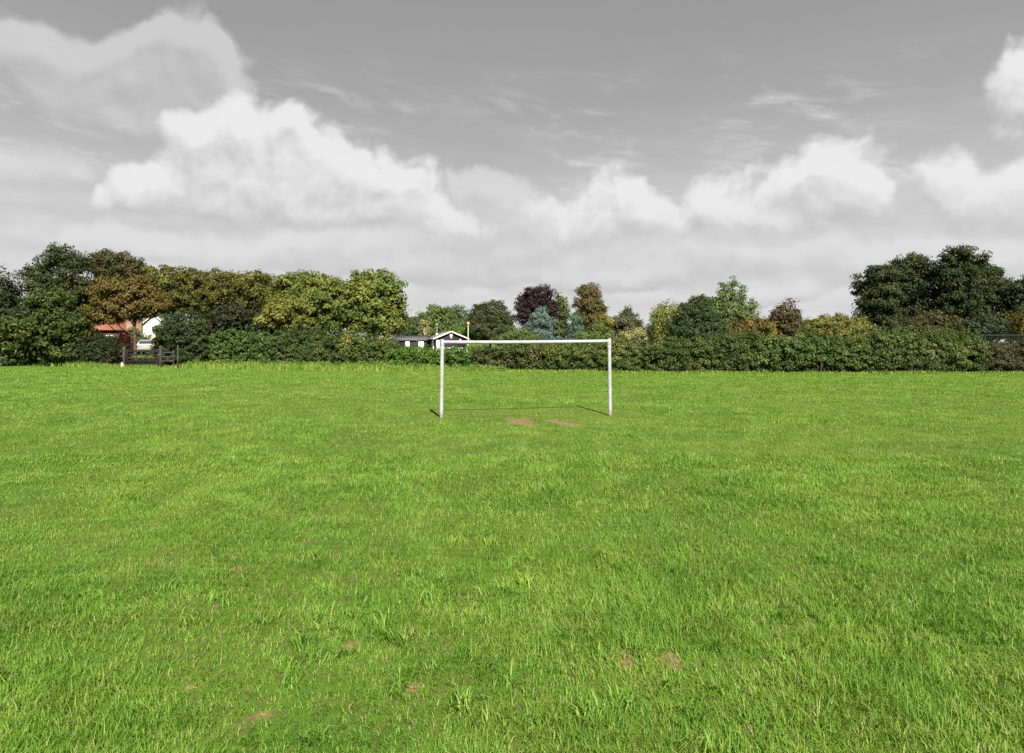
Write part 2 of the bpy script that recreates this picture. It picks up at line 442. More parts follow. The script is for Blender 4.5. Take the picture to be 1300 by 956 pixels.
for _ in range(75):                            # scuffs and worm casts in the near turf
    Y = _r2.uniform(3.2, 10); BARE.append((_r2.uniform(-.8, .8) * Y, Y, _r2.uniform(.03, .10), _r2.uniform(.03, .09), _r2.uniform(.6, 1.0)))
def bare_at(x, y):
    k = np.zeros(np.shape(x))
    wob = (fbm(x, y, .30, 4) - .5) * 1.2
    for bx, by, rx, ry, w in BARE:
        kk = 1.0 if by > 15 else .78
        d = np.sqrt(((x - bx) / (rx * kk)) ** 2 + ((y - by) / (ry * kk)) ** 2) + wob * 2.0
        w_ = w if by > 15 else w * .74
        k = np.maximum(k, w_ * np.clip((1.15 - d) / .5, 0, 1))
    return k

# ------------------------------------------------------------------ ground
def ground():
    xs = np.unique(np.concatenate([np.linspace(-60, 60, 241), [-900, -500, -250, -150, -100, -80, 80, 100, 150, 250, 500, 900]]))
    ys = np.unique(np.concatenate([np.linspace(-10, 90, 201), [-300, -150, -80, -40, -20, 110, 140, 200, 320, 550, 1000, 1600]]))
    gx, gy = np.meshgrid(xs, ys)
    v = np.stack([gx, gy, ground_z(gx, gy)], -1).reshape(-1, 3)
    nx, ny = len(xs), len(ys)
    i, j = np.meshgrid(np.arange(nx - 1), np.arange(ny - 1)); a = (j * nx + i).ravel()
    f = np.stack([a, a + 1, a + nx + 1, a + nx], 1).ravel()
    m, nt, out = new_mat('turf_soil')
    p = pos(nt)
    n1 = noise(nt, p, .35, 5, .6); n2 = noise(nt, p, 9, 6, .7); n3 = noise(nt, p, 60, 3, .7)
    green = mixc(nt, n1.ss(.35, .65), (.058, .122, .012), (.098, .165, .018))
    col = mixc(nt, (n2 * .5 + n3 * .5).ss(.38, .54), (.10, .078, .034), green)
    # worn places: bare earth where the mesh says so
    at_ = nt.nodes.new('ShaderNodeAttribute'); at_.attribute_name = 'wear'
    soil = mixc(nt, n2.ss(.3, .7), (.125, .080, .042), (.25, .160, .085))
    wear = (S(nt, at_.outputs['Fac']) + (n2 - .5) * .5)
    col = mixc(nt, wear.ss(.3, .6), col, soil)
    principled(nt, out, col, .95, .1, bump=(n3 * .5 + n2, .6, .03))
    me = np_mesh('ground', v, f, np.full(len(f) // 4, 4), True)
    return link('ground', me, m)
# fine sheet where the field is worn would need a dense mesh, so the near field is a second, denser part of the same ground
def ground_dense():
    xs = np.unique(np.concatenate([np.arange(-16, 16.01, .09), np.arange(-62, -16, .75), np.arange(16, 62, .75), [-900, -500, -250, -150, -100, -80, 80, 100, 150, 250, 500, 900]]))
    ys = np.unique(np.concatenate([np.arange(2, 19, .09), np.arange(19, 90, .5), np.arange(-10, 2, 1.0), [-300, -150, -80, -40, -20, 110, 140, 200, 320, 550, 1000, 1600]]))
    gx, gy = np.meshgrid(xs, ys)
    v = np.stack([gx, gy, ground_z(gx, gy)], -1).reshape(-1, 3)
    nx, ny = len(xs), len(ys)
    i, j = np.meshgrid(np.arange(nx - 1), np.arange(ny - 1)); a = (j * nx + i).ravel()
    f = np.stack([a, a + 1, a + nx + 1, a + nx], 1).ravel()
    return v, f
v, f = ground_dense()
g = ground()
mat_ground = g.data.materials[0]
old = g.data
me = np_mesh('ground', v, f, np.full(len(f) // 4, 4), True)
me.materials.append(mat_ground); g.data = me; bpy.data.meshes.remove(old)
wr = me.attributes.new('wear', 'FLOAT', 'POINT')
wr.data.foreach_set('value', bare_at(v[:, 0], v[:, 1]).astype(np.float32))
tag(g, 'mown green playing field turf over brown soil', 'ground', kind='structure')

# ------------------------------------------------------------------ grass
def grass_mat(name, c1, c2, c3, dry, trans=.3):
    m, nt, out = new_mat(name)
    gg = nt.nodes.new('ShaderNodeNewGeometry'); rnd = S(nt, gg.outputs['Random Per Island']); p = S(nt, gg.outputs['Position'])
    n1 = noise(nt, p, .28, 4, .6); n2 = noise(nt, p, 1.5, 4, .6)
    r2 = (rnd * 9.17)._m('FRACT'); r3 = (rnd * 23.7)._m('FRACT')
    col = mixc(nt, (n1.ss(.34, .66) * .55 + n2.ss(.32, .68) * .55 + rnd * .35 - .24).clamp(), c1, c2)
    col = mixc(nt, (r2 + n2 * .35).ss(.70, 1.08), col, c3)
    col = mixc(nt, (r3 + (n2 - .5) * .35).ss(.94, .98), col, dry)
    b = principled(nt, out, col, .55, .18, link_out=False)
    t = nt.nodes.new('ShaderNodeBsdfTranslucent'); tc = mixc(nt, 1.0, col, (1.25, 1.2, .6), 'MULTIPLY'); nt.links.new(tc.o, t.inputs[0])
    mx = nt.nodes.new('ShaderNodeMixShader'); mx.inputs[0].default_value = trans
    nt.links.new(b.outputs[0], mx.inputs[1]); nt.links.new(t.outputs[0], mx.inputs[2]); nt.links.new(mx.outputs[0], out.inputs[0])
    return m
GRASS = grass_mat('grass_blades', (.058, .172, .014), (.148, .270, .026), (.225, .320, .056), (.36, .32, .15))

def blades(name, x, y, z, h, w, lean, az, mat, two=True, curl=.5):
    n = len(x)
    d = np.stack([np.cos(az), np.sin(az)], 1); s = np.stack([-d[:, 1], d[:, 0]], 1)
    tw = rng.uniform(-.9, .9, n); ct, st = np.cos(tw)[:, None], np.sin(tw)[:, None]
    s = s * ct + d * st
    b = np.stack([x, y, z], 1)
    side = np.concatenate([s, np.zeros((n, 1))], 1) * (w / 2)[:, None]
    l1 = lean * .55; l2 = lean * (1 + curl)
    p1 = b + np.concatenate([d * (np.sin(l1) * h * .55)[:, None], (np.cos(l1) * h * .55)[:, None]], 1)
    p2 = p1 + np.concatenate([d * (np.sin(l2) * h * .5)[:, None], (np.cos(l2) * h * .5)[:, None]], 1)
    if two:
        v = np.stack([b - side, b + side, p1 + side * .85, p1 - side * .85, p2], 1).reshape(-1, 3)
        k = np.arange(n)[:, None] * 5
        f = np.concatenate([k, k + 1, k + 2, k + 3, k + 3, k + 2, k + 4], 1).ravel()
        sz = np.tile([4, 3], n)
    else:
        v = np.stack([b - side, b + side, p2], 1).reshape(-1, 3)
        f = np.arange(n * 3); sz = np.full(n, 3)
    return np_mesh(name, v, f, sz)

def scatter(n, y0, y1, p, margin):
    # distance drawn so that density falls as Y^-p over a wedge wider than the view
    ys = np.linspace(y0, y1, 4000); wgt = ys ** (-p) * (1.54 * ys + 2 * margin); c = np.cumsum(wgt); c /= c[-1]
    Y = np.interp(rng.random(n), c, ys)
    X = rng.uniform(-1, 1, n) * (.77 * Y + margin)
    return X, Y

def field_grass():
    n = 1700000
    X, Y = scatter(n, 2.55, 47.5, 1.45, 1.6)
    # clumping: pull towards tuft centres
    gx, gy = np.round(X / .13 + vnoise(X, Y, .5) * .6), np.round(Y / .13)
    X = X + (gx * .13 - X) * rng.uniform(0, .35, n); Y = Y + (gy * .13 - Y) * rng.uniform(0, .35, n)
    keep = Y < (52 - 0.165 * (X + 40)).clip(38.2, 54)
    t1 = fbm(X, Y, 2.6, 4); t2 = fbm(X + 40, Y, .55, 3); t3 = fbm(X - 80, Y + 13, 7.5, 3)
    wear = bare_at(X, Y)
    thin = np.clip((t2 - .20) * 3.0, .55, 1) * (1 - .80 * np.clip(wear, 0, 1))
    keep &= rng.random(n) < thin
    X, Y, t1, t2, t3, wear = (a[keep] for a in (X, Y, t1, t2, t3, wear)); n = len(X)
    tall = np.clip((t1 - .45) * 4.0, 0, 1) * np.clip((t2 - .35) * 3, 0, 1)
    h = (.031 + .024 * t2 + .036 * tall + .012 * np.clip((t3 - .4) * 3, 0, 1)) * rng.uniform(.55, 1.5, n) * (1 - .45 * wear)
    h *= 1 - .45 * np.clip(1.6 - np.abs(Y - 17.6) / 1.6, 0, 1) * np.clip(2.6 - np.abs(X - .3) / 1.4, 0, 1)
    w = np.maximum(.0037, .00060 * Y) * rng.uniform(.65, 1.35, n)
    lean = np.abs(rng.normal(.9, .42, n)).clip(.05, 1.5)
    az = rng.uniform(0, 2 * math.pi, n)
    lazy = rng.random(n) < .35; az[lazy] = (fbm(X, Y + 200, .8, 2) * 14 + rng.normal(0, .6, n))[lazy]
    z = ground_z(X, Y) - .004
    # coarse, broad tufts lower middle of the field
    cx = []
    for px, py, r, k in ((480, 770, .55, 9), (560, 800, .5, 9), (600, 740, .5, 8), (420, 800, .5, 7), (520, 745, .4, 6), (640, 830, .5, 7), (300, 840, .5, 5), (760, 830, .5, 5), (960, 770, .5, 5), (1080, 850, .6, 6), (880, 800, .5, 5), (700, 700, .6, 5), (850, 660, .7, 5), (1180, 780, .6, 5), (560, 690, .8, 5), (170, 800, .6, 5), (520, 900, .5, 6), (860, 910, .4, 5)):
        Yc = 867 * EYE / (py - 433); Xc = (px - 650) / 867 * Yc
        for q in range(k):
            cx.append((Xc + rng.normal() * r * .8, Yc + rng.normal() * r * .8))
    bx, by, ba, bl = [], [], [], []
    for tx, ty in cx:
        m = int(rng.integers(16, 34))
        a0 = rng.uniform(0, 6.28)
        bx.append(tx + rng.normal(size=m) * .03); by.append(ty + rng.normal(size=m) * .03); ba.append(a0 + rng.normal(size=m) * 1.3); bl.append(rng.uniform(.5, 1.4, m))
    bx, by, ba, bl = map(np.concatenate, (bx, by, ba, bl)); m = len(bx)
    X = np.concatenate([X, bx]); Y = np.concatenate([Y, by]); az = np.concatenate([az, ba]); lean = np.concatenate([lean, bl])
    h = np.concatenate([h, rng.uniform(.07, .15, m)]); w = np.concatenate([w, rng.uniform(.005, .009, m)]); z = np.concatenate([z, ground_z(bx, by) - .004])
    near = Y < 11
    out = []
    A = blades('grass', X[near], Y[near], z[near], h[near], w[near], lean[near], az[near], GRASS, True)
    B = blades('grass', X[~near], Y[~near], z[~near], h[~near], w[~near], lean[~near], az[~near], GRASS, False)
    # one object: join the two sets of arrays
    va = np.empty(len(A.vertices) * 3, np.float32); A.vertices.foreach_get('co', va)
    vb = np.empty(len(B.vertices) * 3, np.float32); B.vertices.foreach_get('co', vb)
    la = np.empty(len(A.loops), np.int32); A.loops.foreach_get('vertex_index', la)
    lb = np.empty(len(B.loops), np.int32); B.loops.foreach_get('vertex_index', lb)
    sa = np.tile([4, 3], len(A.polygons) // 2); sb = np.full(len(B.polygons), 3)
    nv = len(A.vertices)
    me = np_mesh('grass', np.concatenate([va, vb]).reshape(-1, 3), np.concatenate([la, lb + nv]), np.concatenate([sa, sb]))
    bpy.data.meshes.remove(A); bpy.data.meshes.remove(B)
    tag(link('grass', me, GRASS), 'bright green tufty grass of the playing field', 'grass', kind='stuff')
field_grass()

# rough verge in front of the hedge
def hedge_y(px):
    return np.interp(px, [-80, 0, 130, 215, 300, 400, 500, 560, 650, 800, 1000, 1100, 1380], [56, 54.5, 49.5, 48.5, 47, 45.6, 44.4, 43.2, 40.6, 39.6, 39.2, 38.4, 39.2])
VERGE = grass_mat('rough_grass_blades', (.075, .165, .014), (.16, .25, .03), (.26, .33, .06), (.40, .33, .16))
def verge():
    n = 60000
    px = rng.uniform(-40, 1340, n)
    dens_ = np.interp(px, [-40, 120, 200, 240, 300, 480, 560, 640, 1340], [.8, .7, .25, .8, 1, 1, .7, .4, .3])
    k = rng.random(n) < dens_; px = px[k]; n = len(px)
    Y = hedge_y(px) + .35 - np.abs(rng.normal(0, 1, n)) * np.interp(px, [0, 240, 300, 500, 620, 700, 1300], [1.0, 1.2, 1.5, 1.4, .9, .4, .3])
    X = (px - 650) / 867 * Y
    hh = np.interp(px, [-40, 100, 160, 215, 250, 300, 480, 560, 640, 1340], [.45, .45, .25, .2, .4, .62, .42, .34, .24, .16])
    h = hh * rng.uniform(.35, 1.15, n) * (.45 + .9 * fbm(X, Y, 1.4, 3))
    w = rng.uniform(.014, .04, n); lean = np.abs(rng.normal(.35, .3, n)); az = rng.uniform(0, 6.28, n)
    me = blades('rough_grass', X, Y, ground_z(X, Y) - .01, h, w, lean, az, VERGE, True)
    tag(link('rough_grass', me, VERGE), 'long rough grass and weeds along the foot of the hedge', 'grass', kind='stuff')
    # nettle-like leafy weeds amongst it
    m = 900
    px = rng.uniform(235, 640, m); Y = hedge_y(px) + .1 - np.abs(rng.normal(0, .5, m)); X = (px - 650) / 867 * Y
    P, N, Z = [], [], []
    for i in range(m):
        hh = rng.uniform(.15, .6) * np.interp(px[i], [235, 300, 480, 640], [.8, 1.1, .9, .6]); q = 16
        t = rng.uniform(.1, 1, (q, 1))
        P.append(np.array([X[i], Y[i], float(ground_z(X[i], Y[i]))]) + np.array([0, 0, hh]) * t + rng.normal(size=(q, 3)) * np.array([.09, .09, .03])); N.append(rng.normal(size=(q, 3)) * .6 + np.array([0, -.4, .8])); Z.append(rng.uniform(.07, .14, q))
    wm = leaf_mat('weed_leaves', (.055, .13, .018), (.10, .20, .03), (.2, .24, .06), .15)
    tag(link('undergrowth', leaves_mesh('undergrowth', *map(np.concatenate, (P, N, Z))), wm), 'leafy green weeds growing against the hedge foot', 'weeds', kind='stuff')
verge()

# ------------------------------------------------------------------ foliage colours
leaf_mat('dark_oak', (.016, .025, .007), (.042, .056, .016), (.070, .072, .020), .18)
leaf_mat('dark_olive', (.022, .028, .010), (.055, .062, .020), (.10, .065, .022), .2)
leaf_mat('chestnut_gold', (.052, .044, .012), (.135, .112, .026), (.125, .072, .022), .24)
leaf_mat('lit_ash', (.015, .028, .006), (.056, .076, .016), (.10, .115, .028), .25)
leaf_mat('olive_gold', (.035, .046, .009), (.096, .115, .022), (.155, .140, .026), .26)
leaf_mat('gold_brown', (.032, .036, .008), (.082, .088, .019), (.15, .125, .024), .28)
leaf_mat('lime_yellow', (.065, .082, .015), (.170, .178, .036), (.22, .20, .045), .3)
leaf_mat('field_maple', (.038, .058, .010), (.112, .145, .028), (.185, .195, .042), .28)
leaf_mat('yew', (.012, .021, .007), (.032, .048, .013), (.065, .085, .024), .22, trans=.12)
leaf_mat('mid_green', (.040, .068, .016), (.105, .145, .036), (.16, .16, .05), .15)
leaf_mat('grey_green', (.065, .095, .050), (.14, .185, .09), None)
leaf_mat('ivy', (.034, .078, .012), (.088, .165, .026), (.16, .20, .05), .12, rough=.35)
leaf_mat('holm_oak', (.024, .034, .012), (.062, .075, .026), (.08, .078, .028), .2)
leaf_mat('copper', (.014, .008, .009), (.040, .023, .022), None, trans=.15)
leaf_mat('blue_cedar', (.058, .092, .076), (.125, .178, .146), None, trans=.1, rough=.6)
leaf_mat('blue_fir', (.045, .080, .052), (.10, .150, .095), None, trans=.1)
leaf_mat('autumn', (.046, .050, .016), (.115, .105, .030), (.115, .070, .026), .36)
leaf_mat('grey_brown', (.060, .056, .030), (.125, .110, .060), (.08, .11, .04), .3)
leaf_mat('dark_conifer', (.020, .036, .014), (.055, .080, .030), None, trans=.1)
leaf_mat('cream_shrub', (.12, .14, .045), (.26, .26, .09), (.32, .28, .12), .3)
leaf_mat('willow', (.060, .092, .018), (.150, .180, .045), (.26, .24, .06), .3)
leaf_mat('dark_sycamore', (.018, .036, .012), (.048, .080, .026), None)
leaf_mat('white_poplar', (.050, .082, .020), (.122, .166, .044), (.17, .19, .06), .15)
leaf_mat('russet', (.042, .034, .012), (.095, .070, .022), (.19, .15, .030), .30)
leaf_mat('brown_oak', (.040, .036, .018), (.095, .078, .036), (.10, .062, .03), .25)
leaf_mat('yellow_olive', (.050, .064, .014), (.140, .150, .036), (.19, .17, .042), .3)
leaf_mat('right_dark', (.013, .020, .006), (.035, .046, .014), (.055, .055, .016), .22, trans=.16)  # cloud shade on the edge trees is put into this leaf colour
leaf_mat('right_teal', (.015, .026, .011), (.040, .060, .024), None, trans=.16)
leaf_mat('hedge_laurel', (.026, .056, .013), (.074, .126, .028), (.10, .13, .035), .14, rough=.38)
leaf_mat('hedge_dark', (.022, .040, .010), (.064, .100, .025), (.10, .12, .03), .2)
leaf_mat('hedge_olive', (.026, .044, .011), (.074, .110, .026), (.125, .135, .036), .22)
leaf_mat('hedge_yellow', (.030, .050, .010), (.086, .116, .024), (.22, .21, .045), .18)
leaf_mat('hedge_bramble', (.024, .036, .010), (.066, .090, .024), (.13, .12, .04), .22)
leaf_mat('hedge_fresh', (.024, .048, .010), (.070, .116, .026), (.12, .15, .04), .16)
leaf_mat('hedge_brown', (.024, .030, .012), (.060, .066, .026), (.085, .068, .030), .25)
leaf_mat('shade_shrub', (.009, .014, .005), (.026, .034, .011), (.06, .05, .02), .2, trans=.14)  # shade on the left-hand hedge and shrubs, put into the leaf colour
M = LEAF

# ------------------------------------------------------------------ hedges
HG = 'hedge sections along the far edge of the field'
hedge('dark overgrown hedge at the far left, shade put into its leaf colour', -70, 128, lambda f: 436 + 6 * math.sin(f * 7), 55.2, 49.6, M['shade_shrub'], leaf=.15, lai=2.0, ragged=6)
hedge('dark shade-coloured hedge in front of the red-brick bungalow, ending at the gate', 112, 160, lambda f: 441 - 5 * f, 49.9, 48.8, M['shade_shrub'], leaf=.14, lai=2.0, ragged=3)
hedge('dark glossy rounded hedge just right of the round yew bush', 272, 356, lambda f: 420 + 8 * (2 * f - 1) ** 4 - 2 * math.sin(f * 5), 47.2, 46.2, M['hedge_laurel'], leaf=.15, ragged=2)
hedge('tall dark green hedge below the pair of olive-gold trees', 350, 442, lambda f: 419 + 5 * (2 * f - 1) ** 2, 46.2, 45.0, M['hedge_dark'], leaf=.12, shoots=.5, ragged=2.5)
hedge('yellow-green leafy hedge section below the big rounded tree', 436, 500, lambda f: 421 + 8 * f, 45.1, 44.4, M['hedge_yellow'], leaf=.15, ragged=3)
hedge('bright green ivy hedge in front of the black clubhouse', 492, 604, lambda f: 439 + 3.5 * min(1, f * 2.5), 44.5, 42.0, M['ivy'], leaf=.13, ragged=1.6)
hedge('ragged brownish bramble hedge seen through the left half of the goal', 586, 700, lambda f: 442 - 3 * f + 1.5 * math.sin(f * 9), 42.3, 40.2, M['hedge_bramble'], leaf=.15, lai=1.7, ragged=3)
hedge('green hedge with yellow sprays seen through the right half of the goal', 692, 786, lambda f: 437 - 4 * f, 40.4, 39.7, M['hedge_yellow'], leaf=.13, ragged=2.5)
hedge('dull olive clipped hedge just right of the right goalpost', 780, 892, lambda f: 431 + 1.5 * math.sin(f * 6), 39.7, 39.4, M['hedge_olive'], leaf=.11, ragged=1.5)
hedge('olive hedge with fine twiggy top below the pale poplar', 884, 964, lambda f: 429 - 5 * f, 39.4, 39.3, M['hedge_dark'], leaf=.11, ragged=2, shoots=.4)
hedge('fresh green large-leaved hedge below the brown oak', 956, 1062, lambda f: 427 + 3 * f, 39.3, 38.8, M['hedge_fresh'], leaf=.16, ragged=1.8)
hedge('lighter green hedge section below the yellow-olive thicket', 1054, 1112, lambda f: 430, 38.8, 38.3, M['hedge_fresh'], leaf=.13, ragged=2)
hedge('tall hedge with upright olive shoots below the big dark trees', 1104, 1242, lambda f: 426 - 2 * math.sin(f * 5), 38.3, 38.9, M['hedge_olive'], leaf=.12, ragged=3.5, shoots=1.3)
hedge('dark brownish hedge at the far right in front of the green mesh fence', 1234, 1400, lambda f: 434 + 1.2 * math.sin(f * 8), 38.9, 39.6, M['hedge_brown'], leaf=.11, ragged=1.5)

# ------------------------------------------------------------------ trees and shrubs
def T(*a, **k): return tree(*a, **k)
BT = 'trees behind the hedge'
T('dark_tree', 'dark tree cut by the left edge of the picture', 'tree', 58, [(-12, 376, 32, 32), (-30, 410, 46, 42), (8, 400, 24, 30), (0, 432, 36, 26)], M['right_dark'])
T('oak_tree', 'tall dark oak with sky showing through its crown, tallest of the left group', 'tree', 62, [(72, 326, 21, 15), (46, 347, 19, 13), (100, 334, 14, 12), (56, 364, 28, 16), (94, 358, 22, 18), (76, 388, 46, 26), (70, 420, 50, 26)], M['dark_oak'], lai=1.5, clip=.8, inner=.4, trunk_px=76)
T('domed_tree', 'dark brownish-green tree with a rounded top behind the golden chestnut', 'tree', 66, [(150, 340, 28, 19), (128, 336, 18, 14), (173, 347, 18, 16), (150, 365, 32, 22), (132, 382, 34, 20)], M['dark_olive'], trunk_px=171, trunk_r=.1, straight=.08)
T('chestnut_tree', 'golden-brown chestnut on a dark trunk above the field gate', 'tree', 51.5, [(143, 372, 24, 20), (172, 374, 27, 24), (160, 393, 37, 14), (194, 388, 18, 14), (136, 396, 20, 14), (118, 398, 12, 12)], M['chestnut_gold'], leaf=.21, clump=.5, trunk_px=172, lai=1.7, trunk_r=.105, straight=.12)
T('ash_sapling', 'sunlit mid-green bushy tree in front of the tall dark oak', 'tree', 51, [(60, 384, 28, 17), (30, 418, 34, 22), (78, 414, 32, 24), (94, 408, 16, 11), (16, 447, 36, 18), (98, 436, 18, 18), (60, 443, 40, 18)], M['lit_ash'], clump=.5, trunk_px=62)
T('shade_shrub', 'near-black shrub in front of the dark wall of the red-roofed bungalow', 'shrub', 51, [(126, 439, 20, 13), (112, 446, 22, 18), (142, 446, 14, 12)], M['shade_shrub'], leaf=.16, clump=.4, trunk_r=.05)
T('lime_tree', 'olive-gold tree right of the chestnut, leftmost of the golden row', 'tree', 64, [(205, 357, 28, 20), (196, 378, 20, 13), (222, 380, 26, 18)], M['olive_gold'], clump=.5, trunk_px=214)
T('lime_tree', 'gold-flecked brown tree above the round yew bush, middle of the golden row', 'tree', 63, [(258, 363, 33, 19), (252, 384, 36, 18), (240, 352, 16, 12), (275, 374, 26, 20)], M['gold_brown'], clump=.5)
T('lime_tree', 'brownish-olive tree at the right end of the golden row, behind the yellow maple', 'tree', 64.5, [(315, 365, 33, 19), (310, 386, 36, 18), (290, 358, 18, 12), (336, 380, 20, 18)], M['gold_brown'], clump=.5)
T('dark_tree', 'small dark treetop showing above the brownish end of the golden row', 'tree', 72, [(334, 357, 14, 8), (336, 372, 17, 15)], M['dark_oak'])
T('yellow_maple', 'small bright yellow-green tree in front of the olive-gold trees', 'tree', 51, [(365, 394, 27, 15), (354, 405, 22, 12), (378, 407, 20, 12)], M['lime_yellow'], clump=.42, leaf=.2)
T('maple_tree', 'broad olive-gold tree between the yellow maple and the big rounded tree', 'tree', 56, [(374, 362, 28, 14), (401, 360, 28, 13), (422, 374, 24, 18), (396, 388, 46, 24), (402, 413, 42, 18), (360, 372, 20, 14)], M['field_maple'], clump=.5)
T('green_tree', 'sliver of green treetop between the olive-gold tree and the big rounded tree', 'tree', 67, [(433, 364, 14, 10), (432, 380, 14, 16)], M['mid_green'])
T('maple_tree', 'big rounded olive-gold tree left of the clubhouse', 'tree', 52, [(474, 364, 33, 19), (468, 385, 36, 30), (496, 384, 21, 28), (487, 408, 30, 22), (452, 402, 25, 24)], M['field_maple'], clump=.48, lai=2.1)
T('shade_shrub', 'dark shade-coloured shrub between the round yew bush and the golden row', 'shrub', 52, [(288, 404, 24, 18), (278, 420, 20, 16), (300, 420, 20, 14)], M['shade_shrub'], clump=.4)
T('shade_shrub', 'dark shade-coloured shrub beneath the small yellow tree', 'shrub', 53, [(326, 407, 24, 13), (352, 420, 28, 10), (376, 424, 24, 10)], M['shade_shrub'], clump=.4)
T('yew_bush', 'large round dark yew bush standing beside the field gate', 'bush', 50.8, [(231, 426, 36, 32), (252, 440, 22, 26), (214, 442, 22, 24), (236, 452, 34, 16)], M['yew'], leaf=.12, clump=.24, lai=2.3, rough=.05, low=.02)
# middle distance
T('dark_tree', 'dark green tree between the big rounded tree and the clubhouse mast', 'tree', 96, [(527, 412, 14, 11), (523, 423, 16, 12)], M['dark_conifer'])
T('green_tree', 'olive green tree standing behind the clubhouse roof', 'tree', 104, [(556, 398, 14, 12), (549, 408, 18, 12), (566, 406, 11, 16), (552, 420, 24, 12), (541, 404, 8, 8)], M['mid_green'], leaf=.28, clump=.7)
T('bare_shrub', 'tan half-bare shrub with pale upright stems behind the clubhouse', 'shrub', 90, [(536, 413, 6, 7), (543, 414, 6, 8), (539, 420, 8, 7)], M['cream_shrub'], lai=.35, inner=0, bark=BARK_PALE, trunk_r=.11, clump=.4)
T('pale_tree', 'pale grey-green tree with a thin crown behind the clubhouse gable', 'tree', 112, [(584, 396, 9, 8), (578, 405, 11, 9), (591, 404, 9, 10), (584, 416, 17, 12)], M['grey_green'], leaf=.3, clump=.6, lai=1.4)
T('ivy_bush', 'bright green ivy-like bush right of the clubhouse gable', 'bush', 92, [(590, 421, 18, 10), (604, 420, 13, 9), (576, 424, 14, 8), (612, 426, 14, 8)], M['ivy'], leaf=.22)
T('holm_oak', 'dark evergreen tree with a smooth dome-shaped crown behind the goal', 'tree', 88, [(622, 401, 25, 20), (608, 409, 17, 17), (637, 409, 15, 18), (622, 420, 30, 14)], M['holm_oak'], leaf=.24, rough=.05)
T('laurel_bush', 'low dark green bush under the gap between the domed evergreen and the copper beech', 'bush', 70, [(652, 428, 16, 9), (668, 430, 16, 8), (640, 431, 14, 7)], M['mid_green'], leaf=.17)
T('garden_shrub', 'green garden shrub between the red shed and the chestnut trunk', 'shrub', 84, [(169, 426, 8, 9), (173, 434, 10, 8)], M['mid_green'])
T('copper_beech', 'dark purple copper beech behind the blue-grey cedar', 'tree', 92, [(684, 381, 21, 17), (670, 388, 13, 18), (699, 392, 12, 17), (681, 402, 27, 16), (676, 374, 11, 9)], M['copper'], leaf=.26)
T('cedar_tree', 'blue-grey cedar in front of the copper beech', 'tree', 76, [(687, 394, 5, 6), (686, 401, 12, 6), (688, 408, 18, 7), (686, 416, 21, 8), (687, 427, 22, 10)], M['blue_cedar'], leaf=.2, clump=.45, aspect=.4)
T('poplar_tree', 'slim mid-green tree right of the copper beech', 'tree', 97, [(713, 388, 8, 12), (716, 401, 7, 13), (709, 402, 8, 14), (708, 420, 17, 13)], M['mid_green'], leaf=.26)
T('autumn_tree', 'tall narrow tree turning from olive to brown, above the right half of the goal', 'tree', 90, [(746, 369, 12, 9), (749, 378, 15, 10), (743, 387, 14, 11), (755, 391, 14, 11), (750, 402, 20, 12), (756, 412, 18, 12), (745, 416, 18, 12)], M['autumn'], leaf=.24)
T('fir_tree', 'blue-green pointed conifer left of the tall brown-olive tree', 'tree', 78, [(732, 403, 5, 6), (732, 411, 9, 8), (733, 421, 12, 10), (733, 430, 14, 8)], M['blue_fir'], leaf=.17, aspect=.4)
T('yellow_shrub', 'yellow-leaved shrub at the foot of the tall brown-olive tree', 'shrub', 82, [(767, 409, 9, 9), (763, 419, 12, 9)], M['lime_yellow'])
T('green_shrub', 'dark green shrub in front of the yellow-leaved shrub', 'shrub', 72, [(758, 421, 10, 8), (752, 428, 18, 8), (768, 428, 14, 8)], M['mid_green'])
T('grey_tree', 'low grey-brown round tree in front of the dark conifer', 'tree', 84, [(787, 412, 16, 12), (777, 419, 12, 11), (797, 421, 14, 11)], M['grey_brown'])
T('conifer_tree', 'dark green conifer behind the low grey-brown tree', 'tree', 95, [(796, 396, 6, 6), (798, 402, 11, 7), (800, 411, 15, 9), (803, 423, 18, 11)], M['dark_conifer'])
T('cream_shrub', 'pale cream-green shrub beside the tiny white cottage', 'shrub', 72, [(807, 424, 9, 8), (799, 428, 8, 6)], M['cream_shrub'], leaf=.18)
T('cypress_tree', 'small very dark columnar cypress left of the weeping willow', 'tree', 73, [(825, 419, 4, 10), (826, 428, 5, 8)], M['yew'], leaf=.15)
T('weeping_willow', 'weeping yellow-green tree right of the tiny white cottage', 'tree', 67, [(848, 397, 16, 11), (838, 406, 12, 15), (859, 407, 11, 15), (848, 418, 19, 14), (834, 420, 9, 12)], M['willow'], drape=.9, leaf=.2, clump=.5)
T('sycamore_tree', 'dense dark green tree between the weeping tree and the pale poplar', 'tree', 64, [(886, 404, 24, 17), (872, 414, 18, 20), (905, 416, 20, 16), (890, 425, 30, 14)], M['dark_sycamore'], leaf=.2)
T('brown_tree', 'dull brown-green treetop behind the dense dark green tree', 'tree', 88, [(894, 383, 15, 9), (906, 391, 15, 13), (882, 388, 10, 8), (870, 392, 9, 8), (893, 402, 24, 14)], M['holm_oak'], leaf=.26, lai=1.5)
T('white_poplar', 'tall airy pale green poplar with several upright leaders', 'tree', 72, [(918, 376, 7, 18), (931, 371, 7, 16), (943, 382, 6, 21), (955, 391, 6, 15), (908, 393, 9, 16), (926, 395, 14, 18), (944, 404, 15, 16), (932, 415, 24, 14)], M['white_poplar'], leaf=.19, clump=.42, lai=1.35, inner=.35, up=.8, bark=BARK_PALE, trunk_px=921)
T('russet_shrub', 'russet shrub with yellow sprays right of the pale poplar', 'shrub', 58, [(944, 416, 14, 8), (962, 413, 18, 8), (940, 424, 16, 7), (974, 421, 20, 9)], M['russet'], leaf=.18)
